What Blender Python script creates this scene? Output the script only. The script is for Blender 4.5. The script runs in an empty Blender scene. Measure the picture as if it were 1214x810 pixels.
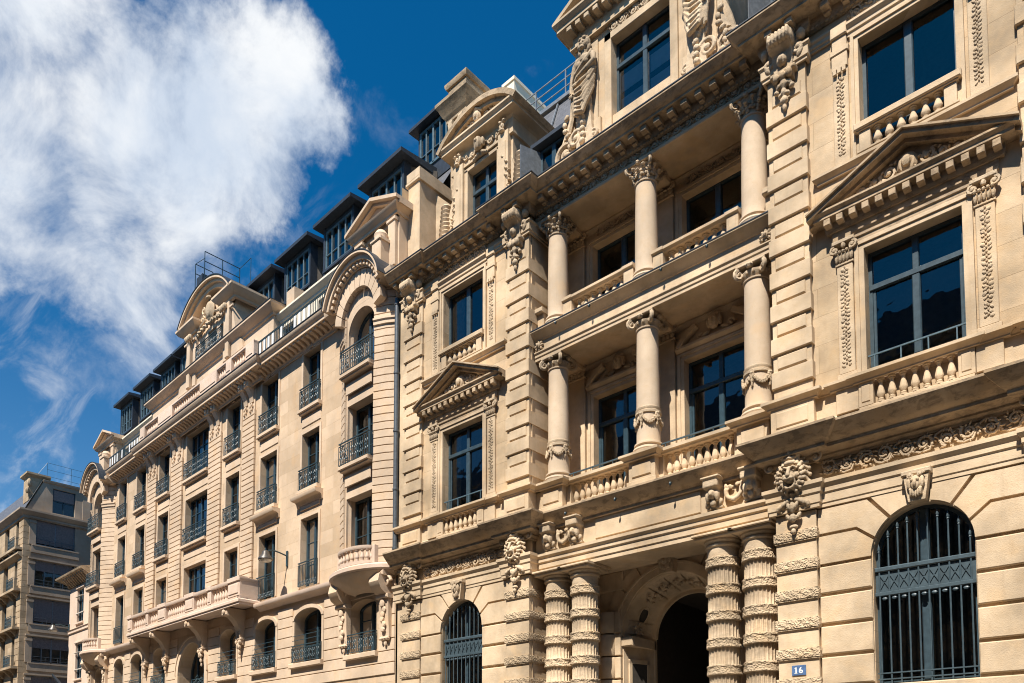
import bpy, bmesh, math, random
from mathutils import Vector, Matrix
PI = math.pi
rad = math.radians
random.seed(7)
scene = bpy.context.scene
COL = scene.collection

# ------------------------------------------------------------------ camera
W_REF = 1214.0
cam_data = bpy.data.cameras.new("camera")
cam = bpy.data.objects.new("camera", cam_data)
COL.objects.link(cam)
scene.camera = cam
cam_data.sensor_fit = 'HORIZONTAL'
cam_data.sensor_width = 36.0
cam_data.lens = 910.0 / W_REF * 36.0
cam_data.shift_x = 0.0
cam_data.shift_y = (856.0 - 405.0) / W_REF          # rising front, as on a view camera
cam_data.clip_start = 0.1
cam_data.clip_end = 3000.0
cam.location = (0.0, -16.0, 1.6)
YAW, PITCH = 0.742, 0.061
fwd = Vector((-math.sin(YAW) * math.cos(PITCH), math.cos(YAW) * math.cos(PITCH), math.sin(PITCH)))
cam.rotation_euler = fwd.to_track_quat('-Z', 'Y').to_euler()

# ------------------------------------------------------------------ light
SUN_AZ = rad(11.0)                       # towards +x from the street normal
SUN_TAN = 1.45
sd = Vector((math.sin(SUN_AZ), -math.cos(SUN_AZ), SUN_TAN * math.cos(SUN_AZ))).normalized()
sun_el = math.asin(sd.z)
sun_rot = math.atan2(sd.x, sd.y)
sun_data = bpy.data.lights.new("sun", 'SUN')
sun_data.energy = 5.0
sun_data.angle = rad(0.53)
sun_data.color = (1.0, 0.92, 0.81)
sun = bpy.data.objects.new("sun", sun_data)
COL.objects.link(sun)
sun.rotation_euler = sd.to_track_quat('Z', 'Y').to_euler()
sun.location = (20, -60, 70)

scene.view_settings.view_transform = 'Standard'
scene.view_settings.look = 'None'
scene.view_settings.exposure = 0.8
scene.view_settings.gamma = 1.0
scene.view_settings.use_curve_mapping = False
scene.cycles.max_bounces = 8
scene.cycles.diffuse_bounces = 4
scene.cycles.transparent_max_bounces = 12
scene.cycles.filter_width = 1.05

# ------------------------------------------------------------------ node helpers
class NT:
    def __init__(s, tree):
        s.t = tree; s.n = tree.nodes; s.l = tree.links
    def node(s, typ, **kw):
        n = s.n.new(typ)
        for k, v in kw.items():
            setattr(n, k, v)
        return n
    def link(s, a, b): s.l.new(a, b)
    def setin(s, n, key, v):
        if isinstance(v, bpy.types.NodeSocket): s.l.new(v, n.inputs[key])
        elif v is not None: n.inputs[key].default_value = v
    def math(s, op, a, b=None, c=None, clamp=False):
        n = s.node('ShaderNodeMath', operation=op); n.use_clamp = clamp
        s.setin(n, 0, a); s.setin(n, 1, b); s.setin(n, 2, c)
        return n.outputs[0]
    def vmath(s, op, a, b=None):
        n = s.node('ShaderNodeVectorMath', operation=op)
        s.setin(n, 0, a)
        if b is not None: s.setin(n, 1, b)
        return n.outputs['Value'] if op in ('DOT_PRODUCT', 'LENGTH', 'DISTANCE') else n.outputs['Vector']
    def mix(s, f, a, b, blend='MIX'):
        n = s.node('ShaderNodeMix', data_type='RGBA', blend_type=blend)
        s.setin(n, 0, f); s.setin(n, 6, a); s.setin(n, 7, b)
        return n.outputs[2]
    def noise(s, vec, scale, detail=4, rough=0.55, dist=0.0):
        n = s.node('ShaderNodeTexNoise')
        s.setin(n, 'Vector', vec); n.inputs['Scale'].default_value = scale
        n.inputs['Detail'].default_value = detail; n.inputs['Roughness'].default_value = rough
        n.inputs['Distortion'].default_value = dist
        return n.outputs['Fac']
    def mapr(s, v, a, b, c=0.0, d=1.0, smooth=True):
        n = s.node('ShaderNodeMapRange'); n.interpolation_type = 'SMOOTHSTEP' if smooth else 'LINEAR'
        s.setin(n, 'Value', v); n.inputs['From Min'].default_value = a; n.inputs['From Max'].default_value = b
        n.inputs['To Min'].default_value = c; n.inputs['To Max'].default_value = d
        return n.outputs['Result']
    def scalev(s, v, sc):
        n = s.node('ShaderNodeVectorMath', operation='MULTIPLY'); s.setin(n, 0, v); n.inputs[1].default_value = sc
        return n.outputs[0]

# ------------------------------------------------------------------ world: clear blue sky with drifting cumulus
world = bpy.data.worlds.new("World")
scene.world = world
world.use_nodes = True
nt = NT(world.node_tree)
for n in list(nt.n): nt.n.remove(n)
out = nt.node('ShaderNodeOutputWorld'); bg = nt.node('ShaderNodeBackground')
nt.link(bg.outputs[0], out.inputs[0])
sky = nt.node('ShaderNodeTexSky', sky_type='NISHITA')
sky.sun_disc = False
sky.sun_elevation = sun_el; sky.sun_rotation = sun_rot
sky.altitude = 60; sky.air_density = 1.0; sky.dust_density = 0.4; sky.ozone_density = 2.0
tc = nt.node('ShaderNodeTexCoord')
dirv = nt.vmath('NORMALIZE', tc.outputs['Generated'])
# polarised, deep blue air: the sky texture's own gradient, saturated
skycol = nt.mix(1.0, sky.outputs[0], (0.03, 0.74, 1.16, 1.0), 'MULTIPLY')
hz = nt.node('ShaderNodeSeparateXYZ'); nt.link(dirv, hz.inputs[0])
low = nt.mapr(hz.outputs[2], 0.14, 0.60, 1.0, 0.0)
skycol = nt.mix(nt.math('MULTIPLY', low, 0.85), skycol, nt.mix(1.0, sky.outputs[0], (0.80, 1.12, 1.26, 1.0), 'MULTIPLY'))
# cloud layer: direction projected on a flat layer overhead
zc = nt.math('MAXIMUM', nt.math('ADD', hz.outputs[2], 0.18), 0.05)
lay = nt.node('ShaderNodeVectorMath', operation='DIVIDE'); nt.link(dirv, lay.inputs[0])
cz = nt.node('ShaderNodeCombineXYZ')
for i in range(3): nt.link(zc, cz.inputs[i])
nt.link(cz.outputs[0], lay.inputs[1])
layer = lay.outputs[0]
def ray_dir(x, y):
    r = (x - 607.0) / 910.0; u = (856.0 - y) / 910.0; w = 1.0
    u2 = u * math.cos(PITCH) + w * math.sin(PITCH); w2 = -u * math.sin(PITCH) + w * math.cos(PITCH)
    f = Vector((-math.sin(YAW), math.cos(YAW), 0)); rt = Vector((math.cos(YAW), math.sin(YAW), 0))
    return (rt * r + f * w2 + Vector((0, 0, u2))).normalized()
warp = nt.node('ShaderNodeTexNoise'); nt.link(dirv, warp.inputs['Vector']); warp.inputs['Scale'].default_value = 6.0
warp.inputs['Detail'].default_value = 7; warp.inputs['Roughness'].default_value = 0.62
wv = nt.vmath('SUBTRACT', warp.outputs['Color'], (0.5, 0.5, 0.5))
dirw = nt.vmath('NORMALIZE', nt.vmath('ADD', dirv, nt.scalev(wv, (0.24, 0.24, 0.24))))
body = None
# bearings of the cumulus heap that stands over the far end of the street
for (bx, by, inner, outer, amp) in ((-50, 20, 2, 12, 1.0), (60, 50, 2, 8, .95), (165, 105, 2, 8, 1.0), (228, 130, 2, 7.5, 1.05), (292, 178, 1, 6, 1.0), (205, 195, 2, 8, 1.0),
                                    (55, 215, 2, 8, .85), (150, 285, 1, 7.5, 0.78), (60, 140, 1, 8, .62), (225, 275, 1, 7, 0.66), (180, 345, 1, 8, 0.5), (235, 330, 1, 6, .5), (150, 420, 1, 7, 0.4), (320, 280, .5, 4, .4)):
    d = ray_dir(bx, by)
    dp = nt.vmath('DOT_PRODUCT', dirw, tuple(d))
    m = nt.mapr(dp, math.cos(rad(outer)), math.cos(rad(inner)), 0.0, amp)
    body = m if body is None else nt.math('MAXIMUM', body, m)
fine = nt.noise(dirv, 8.5, 11, 0.62, 0.35)
big = nt.noise(layer, 2.2, 5, 0.55, 0.2)
wisp = nt.noise(nt.scalev(layer, (2.0, 5.5, 2.0)), 2.2, 8, 0.62, 0.6)
dens = nt.math('ADD', body, nt.math('MULTIPLY', nt.math('SUBTRACT', fine, 0.52), 2.1))
mask = nt.mapr(dens, 0.14, 1.12, 0.0, 1.0)
wm = nt.math('MULTIPLY', nt.mapr(wisp, 0.46, 0.85, 0.0, 0.5), nt.mapr(nt.vmath('DOT_PRODUCT', dirv, tuple(ray_dir(20, 420))), math.cos(rad(26)), math.cos(rad(8)), 0.0, 1.0))
mask = nt.math('MAXIMUM', mask, wm)
shade = nt.mapr(nt.noise(dirv, 7.0, 8, 0.6, 0.3), 0.26, 0.66, 0.0, 1.0)
ccol = nt.mix(shade, (6.0, 6.9, 8.2, 1), (9.2, 9.4, 9.6, 1))
fin = nt.mix(mask, skycol, ccol)
nt.link(fin, bg.inputs['Color'])
bg.inputs['Strength'].default_value = 0.06

# ------------------------------------------------------------------ materials
def new_mat(name):
    m = bpy.data.materials.new(name); m.use_nodes = True
    t = NT(m.node_tree)
    b = m.node_tree.nodes['Principled BSDF']
    return m, t, b
def stone(name, base, joint=None, vary=0.16, stain=0.25, bump=0.5, rough=0.85, sx=1.15, sz=0.42, jdark=0.72, crust=0.0, pits=0.0):
    m, t, b = new_mat(name)
    geo = t.node('ShaderNodeNewGeometry'); pos = geo.outputs['Position']
    n1 = t.noise(pos, 0.55, 5, 0.6); n2 = t.noise(pos, 6.0, 6, 0.65); n3 = t.noise(pos, 45.0, 4, 0.7)
    n6 = t.noise(pos, 1.3, 3, 0.5)
    streak = t.noise(t.scalev(pos, (3.0, 3.0, 0.35)), 1.6, 6, 0.65)
    dark = tuple(c * (1 - vary * 2.2) for c in base) + (1,)
    lite = tuple(min(1, c * (1 + vary * 0.9)) for c in base) + (1,)
    c = t.mix(t.mapr(n1, 0.3, 0.7), dark, lite)
    c = t.mix(t.math('MULTIPLY', t.mapr(n2, 0.38, 0.75), 0.35), c, (base[0] * 0.86, base[1] * 0.78, base[2] * 0.66, 1))
    c = t.mix(t.math('MULTIPLY', t.mapr(n6, 0.55, 0.7), 0.35), c, (base[0] * 1.02, base[1] * 0.88, base[2] * 0.68, 1))
    c = t.mix(t.math('MULTIPLY', t.mapr(streak, 0.52, 0.8), stain), c, (base[0] * 0.5, base[1] * 0.46, base[2] * 0.42, 1))
    speck = t.mapr(n3, 0.55, 0.75)
    c = t.mix(t.math('MULTIPLY', speck, 0.38), c, (base[0] * 0.62, base[1] * 0.55, base[2] * 0.46, 1))
    if crust:
        n5 = t.noise(t.scalev(pos, (1.0, 1.0, 2.2)), 3.2, 8, 0.7, 0.4)
        c = t.mix(t.math('MULTIPLY', t.mapr(n5, 0.46, 0.62), crust), c, (0.085, 0.066, 0.05, 1))
    hgt = t.math('ADD', t.math('MULTIPLY', n2, 0.5), t.math('MULTIPLY', n3, 0.7))
    if pits:
        vo = t.node('ShaderNodeTexVoronoi'); vo.feature = 'SMOOTH_F1'; vo.inputs['Scale'].default_value = pits; t.link(pos, vo.inputs['Vector'])
        hgt = t.math('ADD', hgt, t.math('MULTIPLY', t.mapr(vo.outputs['Distance'], 0.1, 0.6), -1.6))
    if joint:
        sep = t.node('ShaderNodeSeparateXYZ'); t.link(pos, sep.inputs[0])
        cmb = t.node('ShaderNodeCombineXYZ'); t.link(t.math('ADD', sep.outputs[0], sep.outputs[1]), cmb.inputs[0]); t.link(sep.outputs[2], cmb.inputs[1])
        br = t.node('ShaderNodeTexBrick'); t.link(cmb.outputs[0], br.inputs['Vector'])
        br.offset = 0.5; br.inputs['Scale'].default_value = 1.0
        br.inputs['Brick Width'].default_value = sx; br.inputs['Row Height'].default_value = sz
        br.inputs['Mortar Size'].default_value = 0.006; br.inputs['Mortar Smooth'].default_value = 0.2
        br.inputs['Bias'].default_value = -0.2
        br.inputs['Color1'].default_value = (0.86, 0.83, 0.78, 1); br.inputs['Color2'].default_value = (1.08, 1.07, 1.06, 1)
        br.inputs['Mortar'].default_value = (jdark, jdark * 0.95, jdark * 0.88, 1)
        c = t.mix(1.0, c, br.outputs['Color'], 'MULTIPLY')
        hgt = t.math('SUBTRACT', hgt, t.math('MULTIPLY', br.outputs['Fac'], 0.9))
    t.link(c, b.inputs['Base Color'])
    b.inputs['Roughness'].default_value = rough
    b.inputs['Specular IOR Level'].default_value = 0.25
    bp = t.node('ShaderNodeBump'); bp.inputs['Strength'].default_value = bump; bp.inputs['Distance'].default_value = 0.02
    t.link(hgt, bp.inputs['Height']); t.link(bp.outputs[0], b.inputs['Normal'])
    return m
M = {}
STONE = (0.61, 0.475, 0.325)
M['ashlar'] = stone('golden_ashlar', STONE, joint=True, sx=1.3, sz=0.62, stain=0.30, vary=.2)
M['stone'] = stone('golden_stone', STONE, stain=0.32, vary=.2)
M['carved'] = stone('carved_stone', (0.61, 0.48, 0.335), stain=0.35, vary=0.24, bump=0.9, crust=0.22)
M['shaft'] = stone('column_stone', (0.61, 0.485, 0.355), stain=0.15, vary=0.10)
M['weathered'] = stone('weathered_cornice_stone', (0.47, 0.355, 0.235), stain=0.45, vary=0.2, bump=0.5, crust=0.5)
M['vermic'] = stone('vermiculated_stone', (0.58, 0.45, 0.305), stain=0.35, vary=0.2, bump=0.7, pits=30.0, crust=0.2)
M['bstone'] = stone('pale_ashlar', (0.615, 0.478, 0.345), joint=True, sx=1.1, sz=0.5, stain=0.14, vary=0.09, jdark=0.88)
M['bplain'] = stone('pale_stone', (0.625, 0.485, 0.355), stain=0.16, vary=0.10)
M['balcony'] = stone('pale_pink_balcony_stone', (0.66, 0.52, 0.42), stain=0.10, vary=0.08)
M['bwhite'] = stone('cream_render', (0.80, 0.72, 0.58), stain=0.10, vary=0.05, bump=0.1)
M['pink'] = stone('pink_render', (0.68, 0.53, 0.42), stain=0.12, vary=0.07, bump=0.1)
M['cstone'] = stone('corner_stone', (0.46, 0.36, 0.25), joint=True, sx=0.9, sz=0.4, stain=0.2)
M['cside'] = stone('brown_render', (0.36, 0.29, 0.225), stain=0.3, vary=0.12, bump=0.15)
M['dusty'] = stone('grey_facade', (0.40, 0.34, 0.27), joint=True, sx=1.0, sz=0.4)
def paint(name, col, rough=0.4, metal=0.0, vary=0.2):
    m, t, b = new_mat(name)
    geo = t.node('ShaderNodeNewGeometry')
    n = t.noise(geo.outputs['Position'], 9.0, 5, 0.6)
    c = t.mix(t.mapr(n, 0.3, 0.75), tuple(c * (1 - vary) for c in col) + (1,), tuple(c * (1 + vary) for c in col) + (1,))
    t.link(c, b.inputs['Base Color'])
    b.inputs['Roughness'].default_value = rough; b.inputs['Metallic'].default_value = metal
    return m
M['frame'] = paint('blue_grey_window_paint', (0.04, 0.066, 0.083), 0.35)
M['bframe'] = paint('dark_blue_window_paint', (0.03, 0.06, 0.08), 0.35)
M['dframe'] = paint('grey_blue_dormer_paint', (0.075, 0.125, 0.155), 0.4)
M['iron'] = paint('dark_blue_iron', (0.028, 0.055, 0.068), 0.45)
M['grille'] = paint('blue_grey_iron', (0.05, 0.078, 0.095), 0.45)
M['zinc'] = paint('dark_zinc', (0.035, 0.045, 0.06), 0.5, 0.3)
M['flash'] = paint('grey_zinc', (0.20, 0.22, 0.24), 0.45, 0.4)
M['pipe'] = paint('grey_downpipe', (0.085, 0.10, 0.115), 0.45, 0.2)
M['lamp'] = paint('lamp_grey', (0.085, 0.075, 0.065), 0.4, 0.3)
M['lampglass'] = paint('lamp_diffuser', (0.55, 0.52, 0.45), 0.2)
M['plaque'] = paint('plaque_blue', (0.075, 0.145, 0.30), 0.5)
M['white'] = paint('white_enamel', (0.8, 0.8, 0.78), 0.35, vary=0.03)
M['shutter'] = paint('brown_roller_shutter', (0.19, 0.155, 0.15), 0.6)
M['curtain'] = paint('pale_curtain', (0.55, 0.52, 0.46), 0.9)
M['blind_or_reflection'] = paint('pale_sky_reflection', (0.72, 0.74, 0.74), 0.8, vary=.04)  # pale colour standing in for sky mirrored in the centre dormer panes
M['room'] = paint('dim_room', (0.10, 0.085, 0.07), 0.9)
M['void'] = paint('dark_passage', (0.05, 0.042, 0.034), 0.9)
M['asphalt'] = stone('asphalt', (0.055, 0.055, 0.057), stain=0.3, bump=0.5)
M['paving'] = stone('paving', (0.30, 0.28, 0.25), joint=True, sx=0.8, sz=0.5)
M['ground'] = stone('ground_sheet', (0.16, 0.15, 0.14))
M['marking'] = paint('road_paint', (0.75, 0.75, 0.72), 0.7, vary=0.1)
# slate
def slate():
    m, t, b = new_mat('slate')
    geo = t.node('ShaderNodeNewGeometry'); sep = t.node('ShaderNodeSeparateXYZ'); t.link(geo.outputs['Position'], sep.inputs[0])
    cmb = t.node('ShaderNodeCombineXYZ'); t.link(t.math('ADD', sep.outputs[0], t.math('MULTIPLY', sep.outputs[1], 0.4)), cmb.inputs[0]); t.link(sep.outputs[2], cmb.inputs[1])
    br = t.node('ShaderNodeTexBrick'); t.link(cmb.outputs[0], br.inputs['Vector']); br.inputs['Scale'].default_value = 1.0
    br.inputs['Brick Width'].default_value = 0.22; br.inputs['Row Height'].default_value = 0.13; br.inputs['Mortar Size'].default_value = 0.006
    br.inputs['Color1'].default_value = (0.075, 0.08, 0.095, 1); br.inputs['Color2'].default_value = (0.11, 0.115, 0.13, 1); br.inputs['Mortar'].default_value = (0.03, 0.03, 0.035, 1)
    n = t.noise(geo.outputs['Position'], 2.0, 5)
    t.link(t.mix(t.math('MULTIPLY', n, 0.4), br.outputs['Color'], (0.14, 0.14, 0.15, 1)), b.inputs['Base Color'])
    b.inputs['Roughness'].default_value = 0.5
    bp = t.node('ShaderNodeBump'); bp.inputs['Strength'].default_value = 0.5; bp.inputs['Distance'].default_value = 0.02; bp.invert = True
    t.link(br.outputs['Fac'], bp.inputs['Height']); t.link(bp.outputs[0], b.inputs['Normal'])
    return m
M['slate'] = slate()
def glass(name, tint, ior=1.55, gain=1.0, wav=0.010):
    m, t, b = new_mat(name)
    t.n.remove(b); o = m.node_tree.nodes['Material Output']
    geo = t.node('ShaderNodeNewGeometry')
    bp = t.node('ShaderNodeBump'); bp.inputs['Strength'].default_value = 0.25; bp.inputs['Distance'].default_value = wav
    t.link(t.noise(geo.outputs['Position'], 1.6, 2), bp.inputs['Height'])
    g = t.node('ShaderNodeBsdfGlossy'); g.inputs['Roughness'].default_value = 0.015; t.link(bp.outputs[0], g.inputs['Normal'])
    tr = t.node('ShaderNodeBsdfTransparent'); tr.inputs['Color'].default_value = tint
    fr = t.node('ShaderNodeFresnel'); fr.inputs['IOR'].default_value = ior
    mx = t.node('ShaderNodeMixShader'); t.link(t.math('MULTIPLY', fr.outputs[0], gain, clamp=True), mx.inputs[0])
    t.link(tr.outputs[0], mx.inputs[1]); t.link(g.outputs[0], mx.inputs[2]); t.link(mx.outputs[0], o.inputs[0])
    return m
M['glass'] = glass('window_glass', (0.70, 0.76, 0.77, 1), 1.7, 1.5, .03)

# ------------------------------------------------------------------ mesh builder
class MB:
    def __init__(s): s.v = []; s.f = []
    def add(s, pts, faces):
        k = len(s.v); s.v += [tuple(p) for p in pts]; s.f += [tuple(i + k for i in f) for f in faces]
    def merge(s, o, loc=(0, 0, 0), sc=(1, 1, 1)):
        flip = sc[0] * sc[1] * sc[2] < 0
        k = len(s.v); s.v += [(p[0] * sc[0] + loc[0], p[1] * sc[1] + loc[1], p[2] * sc[2] + loc[2]) for p in o.v]
        s.f += [tuple(i + k for i in (reversed(f) if flip else f)) for f in o.f]
        return s
    def box(s, x0, x1, y0, y1, z0, z1):
        p = [(x0, y0, z0), (x1, y0, z0), (x1, y1, z0), (x0, y1, z0), (x0, y0, z1), (x1, y0, z1), (x1, y1, z1), (x0, y1, z1)]
        s.add(p, [(3, 2, 1, 0), (4, 5, 6, 7), (0, 1, 5, 4), (1, 2, 6, 5), (2, 3, 7, 6), (3, 0, 4, 7)]); return s
    def cbox(s, x0, x1, y0, y1, z0, z1, c=0.015):
        """box with a chamfered front (y0) face"""
        p = [(x0, y0 + c, z0), (x1, y0 + c, z0), (x1, y0 + c, z1), (x0, y0 + c, z1), (x0 + c, y0, z0 + c), (x1 - c, y0, z0 + c), (x1 - c, y0, z1 - c), (x0 + c, y0, z1 - c),
             (x0, y1, z0), (x1, y1, z0), (x1, y1, z1), (x0, y1, z1)]
        s.add(p, [(4, 5, 6, 7), (0, 1, 5, 4), (1, 2, 6, 5), (2, 3, 7, 6), (3, 0, 4, 7), (8, 9, 1, 0), (9, 10, 2, 1), (10, 11, 3, 2), (11, 8, 0, 3), (11, 10, 9, 8)]); return s
    def prism(s, poly, y0, y1, back=True):
        """polygon in x,z (counter-clockwise seen from -y) from front y0 to back y1"""
        a = sum(poly[i][0] * poly[(i + 1) % len(poly)][1] - poly[(i + 1) % len(poly)][0] * poly[i][1] for i in range(len(poly)))
        if a < 0: poly = poly[::-1]
        n = len(poly)
        s.add([(x, y0, z) for x, z in poly] + [(x, y1, z) for x, z in poly],
              [tuple(range(n))] + ([tuple(range(2 * n - 1, n - 1, -1))] if back else []) + [(i, i + n, (i + 1) % n + n, (i + 1) % n) for i in range(n)])
        return s
    def prism_x(s, poly, x0, x1):
        """polygon in y,z from x0 to x1"""
        n = len(poly)
        s.add([(x0, y, z) for y, z in poly] + [(x1, y, z) for y, z in poly],
              [tuple(range(n)), tuple(range(2 * n - 1, n - 1, -1))] + [(i, i + n, (i + 1) % n + n, (i + 1) % n) for i in range(n)]); return s
    def sweep(s, prof, path, caps=True, closed_prof=True):
        """profile (out, z) along a plan path; out is to the right of travel (towards -y when going +x)"""
        n = len(path); m = len(prof); ns = []
        for i in range(n - 1):
            d = Vector((path[i + 1][0] - path[i][0], path[i + 1][1] - path[i][1])).normalized(); ns.append(Vector((d.y, -d.x)))
        pts = []
        for i in range(n):
            if i == 0: o = ns[0]
            elif i == n - 1: o = ns[-1]
            else:
                o = ns[i - 1] + ns[i]; o = o / max(0.2, o.length_squared / 2.0)
            for d, z in prof: pts.append((path[i][0] + o.x * d, path[i][1] + o.y * d, z))
        f = []
        mm = m if closed_prof else m - 1
        for i in range(n - 1):
            for j in range(mm):
                a = i * m + j; b = i * m + (j + 1) % m
                f.append((a, b, b + m, a + m))
        if caps:
            f.append(tuple(range(m - 1, -1, -1))); f.append(tuple((n - 1) * m + j for j in range(m)))
        s.add(pts, f); return s
    def lathe(s, prof, c=(0, 0, 0), n=20, flute=None, a0=0.0, a1=2 * PI):
        """profile (r,z) about a vertical axis; flute = (count, depth, z0, z1)"""
        full = abs(a1 - a0 - 2 * PI) < 1e-6
        k = n if full else n + 1; pts = []
        for r, z in prof:
            for i in range(k):
                a = a0 + (a1 - a0) * i / n; rr = r
                if flute and flute[2] <= z <= flute[3]: rr = r * (1 - flute[1] * abs(math.sin(a * flute[0] / 2.0)) ** 0.6)
                pts.append((c[0] + rr * math.cos(a), c[1] + rr * math.sin(a), c[2] + z))
        f = []
        for j in range(len(prof) - 1):
            for i in range(n):
                i2 = (i + 1) % k
                f.append((j * k + i, j * k + i2, (j + 1) * k + i2, (j + 1) * k + i))
        s.add(pts, f); return s
    def tube(s, pts, r, n=6, caps=True):
        pts = [Vector(p) for p in pts]; m = len(pts); up = Vector((0, 1, 0)); out = []; last = None
        rr = r if callable(r) else (lambda t: r)
        for i, p in enumerate(pts):
            t = (pts[min(i + 1, m - 1)] - pts[max(i - 1, 0)]).normalized()
            ref = last if last is not None else (up if abs(t.dot(up)) < 0.9 else Vector((1, 0, 0)))
            a = (ref - t * ref.dot(t)).normalized(); last = a; b = t.cross(a)
            q = rr(i / max(1, m - 1))
            for k in range(n):
                an = 2 * PI * k / n; out.append(p + a * (math.cos(an) * q) + b * (math.sin(an) * q))
        f = []
        for i in range(m - 1):
            for k in range(n):
                k2 = (k + 1) % n; f.append((i * n + k, i * n + k2, (i + 1) * n + k2, (i + 1) * n + k))
        if caps: f += [tuple(range(n - 1, -1, -1)), tuple((m - 1) * n + k for k in range(n))]
        s.add(out, f); return s
    def blob(s, c, sc, ay=0.0, seg=8, ring=5, ax=0.0):
        R = Matrix.Rotation(ay, 3, 'Y') @ Matrix.Rotation(ax, 3, 'X'); pts = []
        c = Vector(c)
        pts.append(c + R @ Vector((0, 0, -sc[2])))
        for j in range(1, ring):
            th = PI * j / ring - PI / 2
            for i in range(seg):
                a = 2 * PI * i / seg
                pts.append(c + R @ Vector((sc[0] * math.cos(th) * math.cos(a), sc[1] * math.cos(th) * math.sin(a), sc[2] * math.sin(th))))
        pts.append(c + R @ Vector((0, 0, sc[2]))); f = []
        for i in range(seg): f.append((0, 1 + (i + 1) % seg, 1 + i))
        for j in range(ring - 2):
            for i in range(seg):
                a = 1 + j * seg; f.append((a + i, a + (i + 1) % seg, a + seg + (i + 1) % seg, a + seg + i))
        a = 1 + (ring - 2) * seg; e = len(pts) - 1
        for i in range(seg): f.append((a + i, a + (i + 1) % seg, e))
        s.add(pts, f); return s
    def scroll(s, cx, cz, y, r, turns=1.6, hand=1, a0=0.0, th=0.03, n=22, k=6):
        pts = []
        for i in range(n):
            t = i / (n - 1); q = r * (1 - 0.86 * t); a = a0 + hand * 2 * PI * turns * t
            pts.append((cx + q * math.cos(a), y - th * 0.5 - 0.35 * th * t, cz + q * math.sin(a)))
        s.tube(pts, lambda t: th * (1.0 - 0.45 * t), k); s.blob((cx, y - th, cz), (th * 1.3, th, th * 1.3), seg=7, ring=4); return s
    def mesh(s, name, angle=35):
        me = bpy.data.meshes.new(name); me.from_pydata(s.v, [], s.f); me.update()
        bm = bmesh.new(); bm.from_mesh(me); bmesh.ops.recalc_face_normals(bm, faces=bm.faces); bm.to_mesh(me); bm.free()
        me.shade_smooth(); me.set_sharp_from_angle(angle=rad(angle))
        return me

def link(name, data, mat, parent=None, loc=(0, 0, 0), rz=0.0, sc=None):
    if isinstance(data, MB): data = data.mesh(name)
    if mat is not None and not data.materials: data.materials.append(mat if not isinstance(mat, str) else M[mat])
    o = bpy.data.objects.new(name, data); COL.objects.link(o)
    o.parent = parent; o.location = loc; o.rotation_euler = (0, 0, rz)
    if sc: o.scale = sc
    return o
def thing(name, label, cat, loc=(0, 0, 0), rz=0.0, group=None):
    o = bpy.data.objects.new(name, None); COL.objects.link(o); o.location = loc; o.rotation_euler = (0, 0, rz)
    o.empty_display_size = 0.3; o['label'] = label; o['category'] = cat
    if group: o['group'] = group
    return o
def clusters(mb, gap=0.09):
    n = len(mb.v); par = list(range(n))
    def find(a):
        while par[a] != a: par[a] = par[par[a]]; a = par[a]
        return a
    for f in mb.f:
        r = find(f[0])
        for i in f[1:]: par[find(i)] = r
    comp = {}
    for i in range(n): comp.setdefault(find(i), []).append(i)
    boxes = [[[min(mb.v[i][k] for i in c) - gap / 2 for k in range(3)], [max(mb.v[i][k] for i in c) + gap / 2 for k in range(3)], set([r])] for r, c in comp.items()]
    ch = True
    while ch:
        ch = False; res = []
        for b in boxes:
            hit = [q for q in res if all(b[0][k] <= q[1][k] and q[0][k] <= b[1][k] for k in range(3))]
            for q in hit:
                res.remove(q); ch = True
                b = [[min(b[0][k], q[0][k]) for k in range(3)], [max(b[1][k], q[1][k]) for k in range(3)], b[2] | q[2]]
            res.append(b)
        boxes = res
    outp = []
    for b in boxes:
        ids = {}; m = MB()
        for f in mb.f:
            if find(f[0]) in b[2]:
                g2 = []
                for i in f:
                    if i not in ids: ids[i] = len(m.v); m.v.append(mb.v[i])
                    g2.append(ids[i])
                m.f.append(tuple(g2))
        if m.f: outp.append(m)
    return outp
def linkx(name, mb, mat, parent, **kw):
    """each separate piece of the builder becomes a part of its own"""
    return [link(name, m, mat, parent, **kw) for m in clusters(mb)]
def fuse(mb, name, voxel, smooth=1):
    """carving: many overlapping lobes grown into one surface"""
    me = mb.mesh(name + '_raw'); o = bpy.data.objects.new(name + '_raw', me); COL.objects.link(o)
    r = o.modifiers.new('r', 'REMESH'); r.mode = 'VOXEL'; r.voxel_size = voxel
    if smooth:
        sm = o.modifiers.new('s', 'SMOOTH'); sm.factor = 0.4; sm.iterations = smooth
    dg = bpy.context.evaluated_depsgraph_get(); dg.update()
    res = bpy.data.meshes.new_from_object(o.evaluated_get(dg)); res.name = name
    bpy.data.objects.remove(o); bpy.data.meshes.remove(me)
    res.shade_smooth()
    return res

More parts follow.
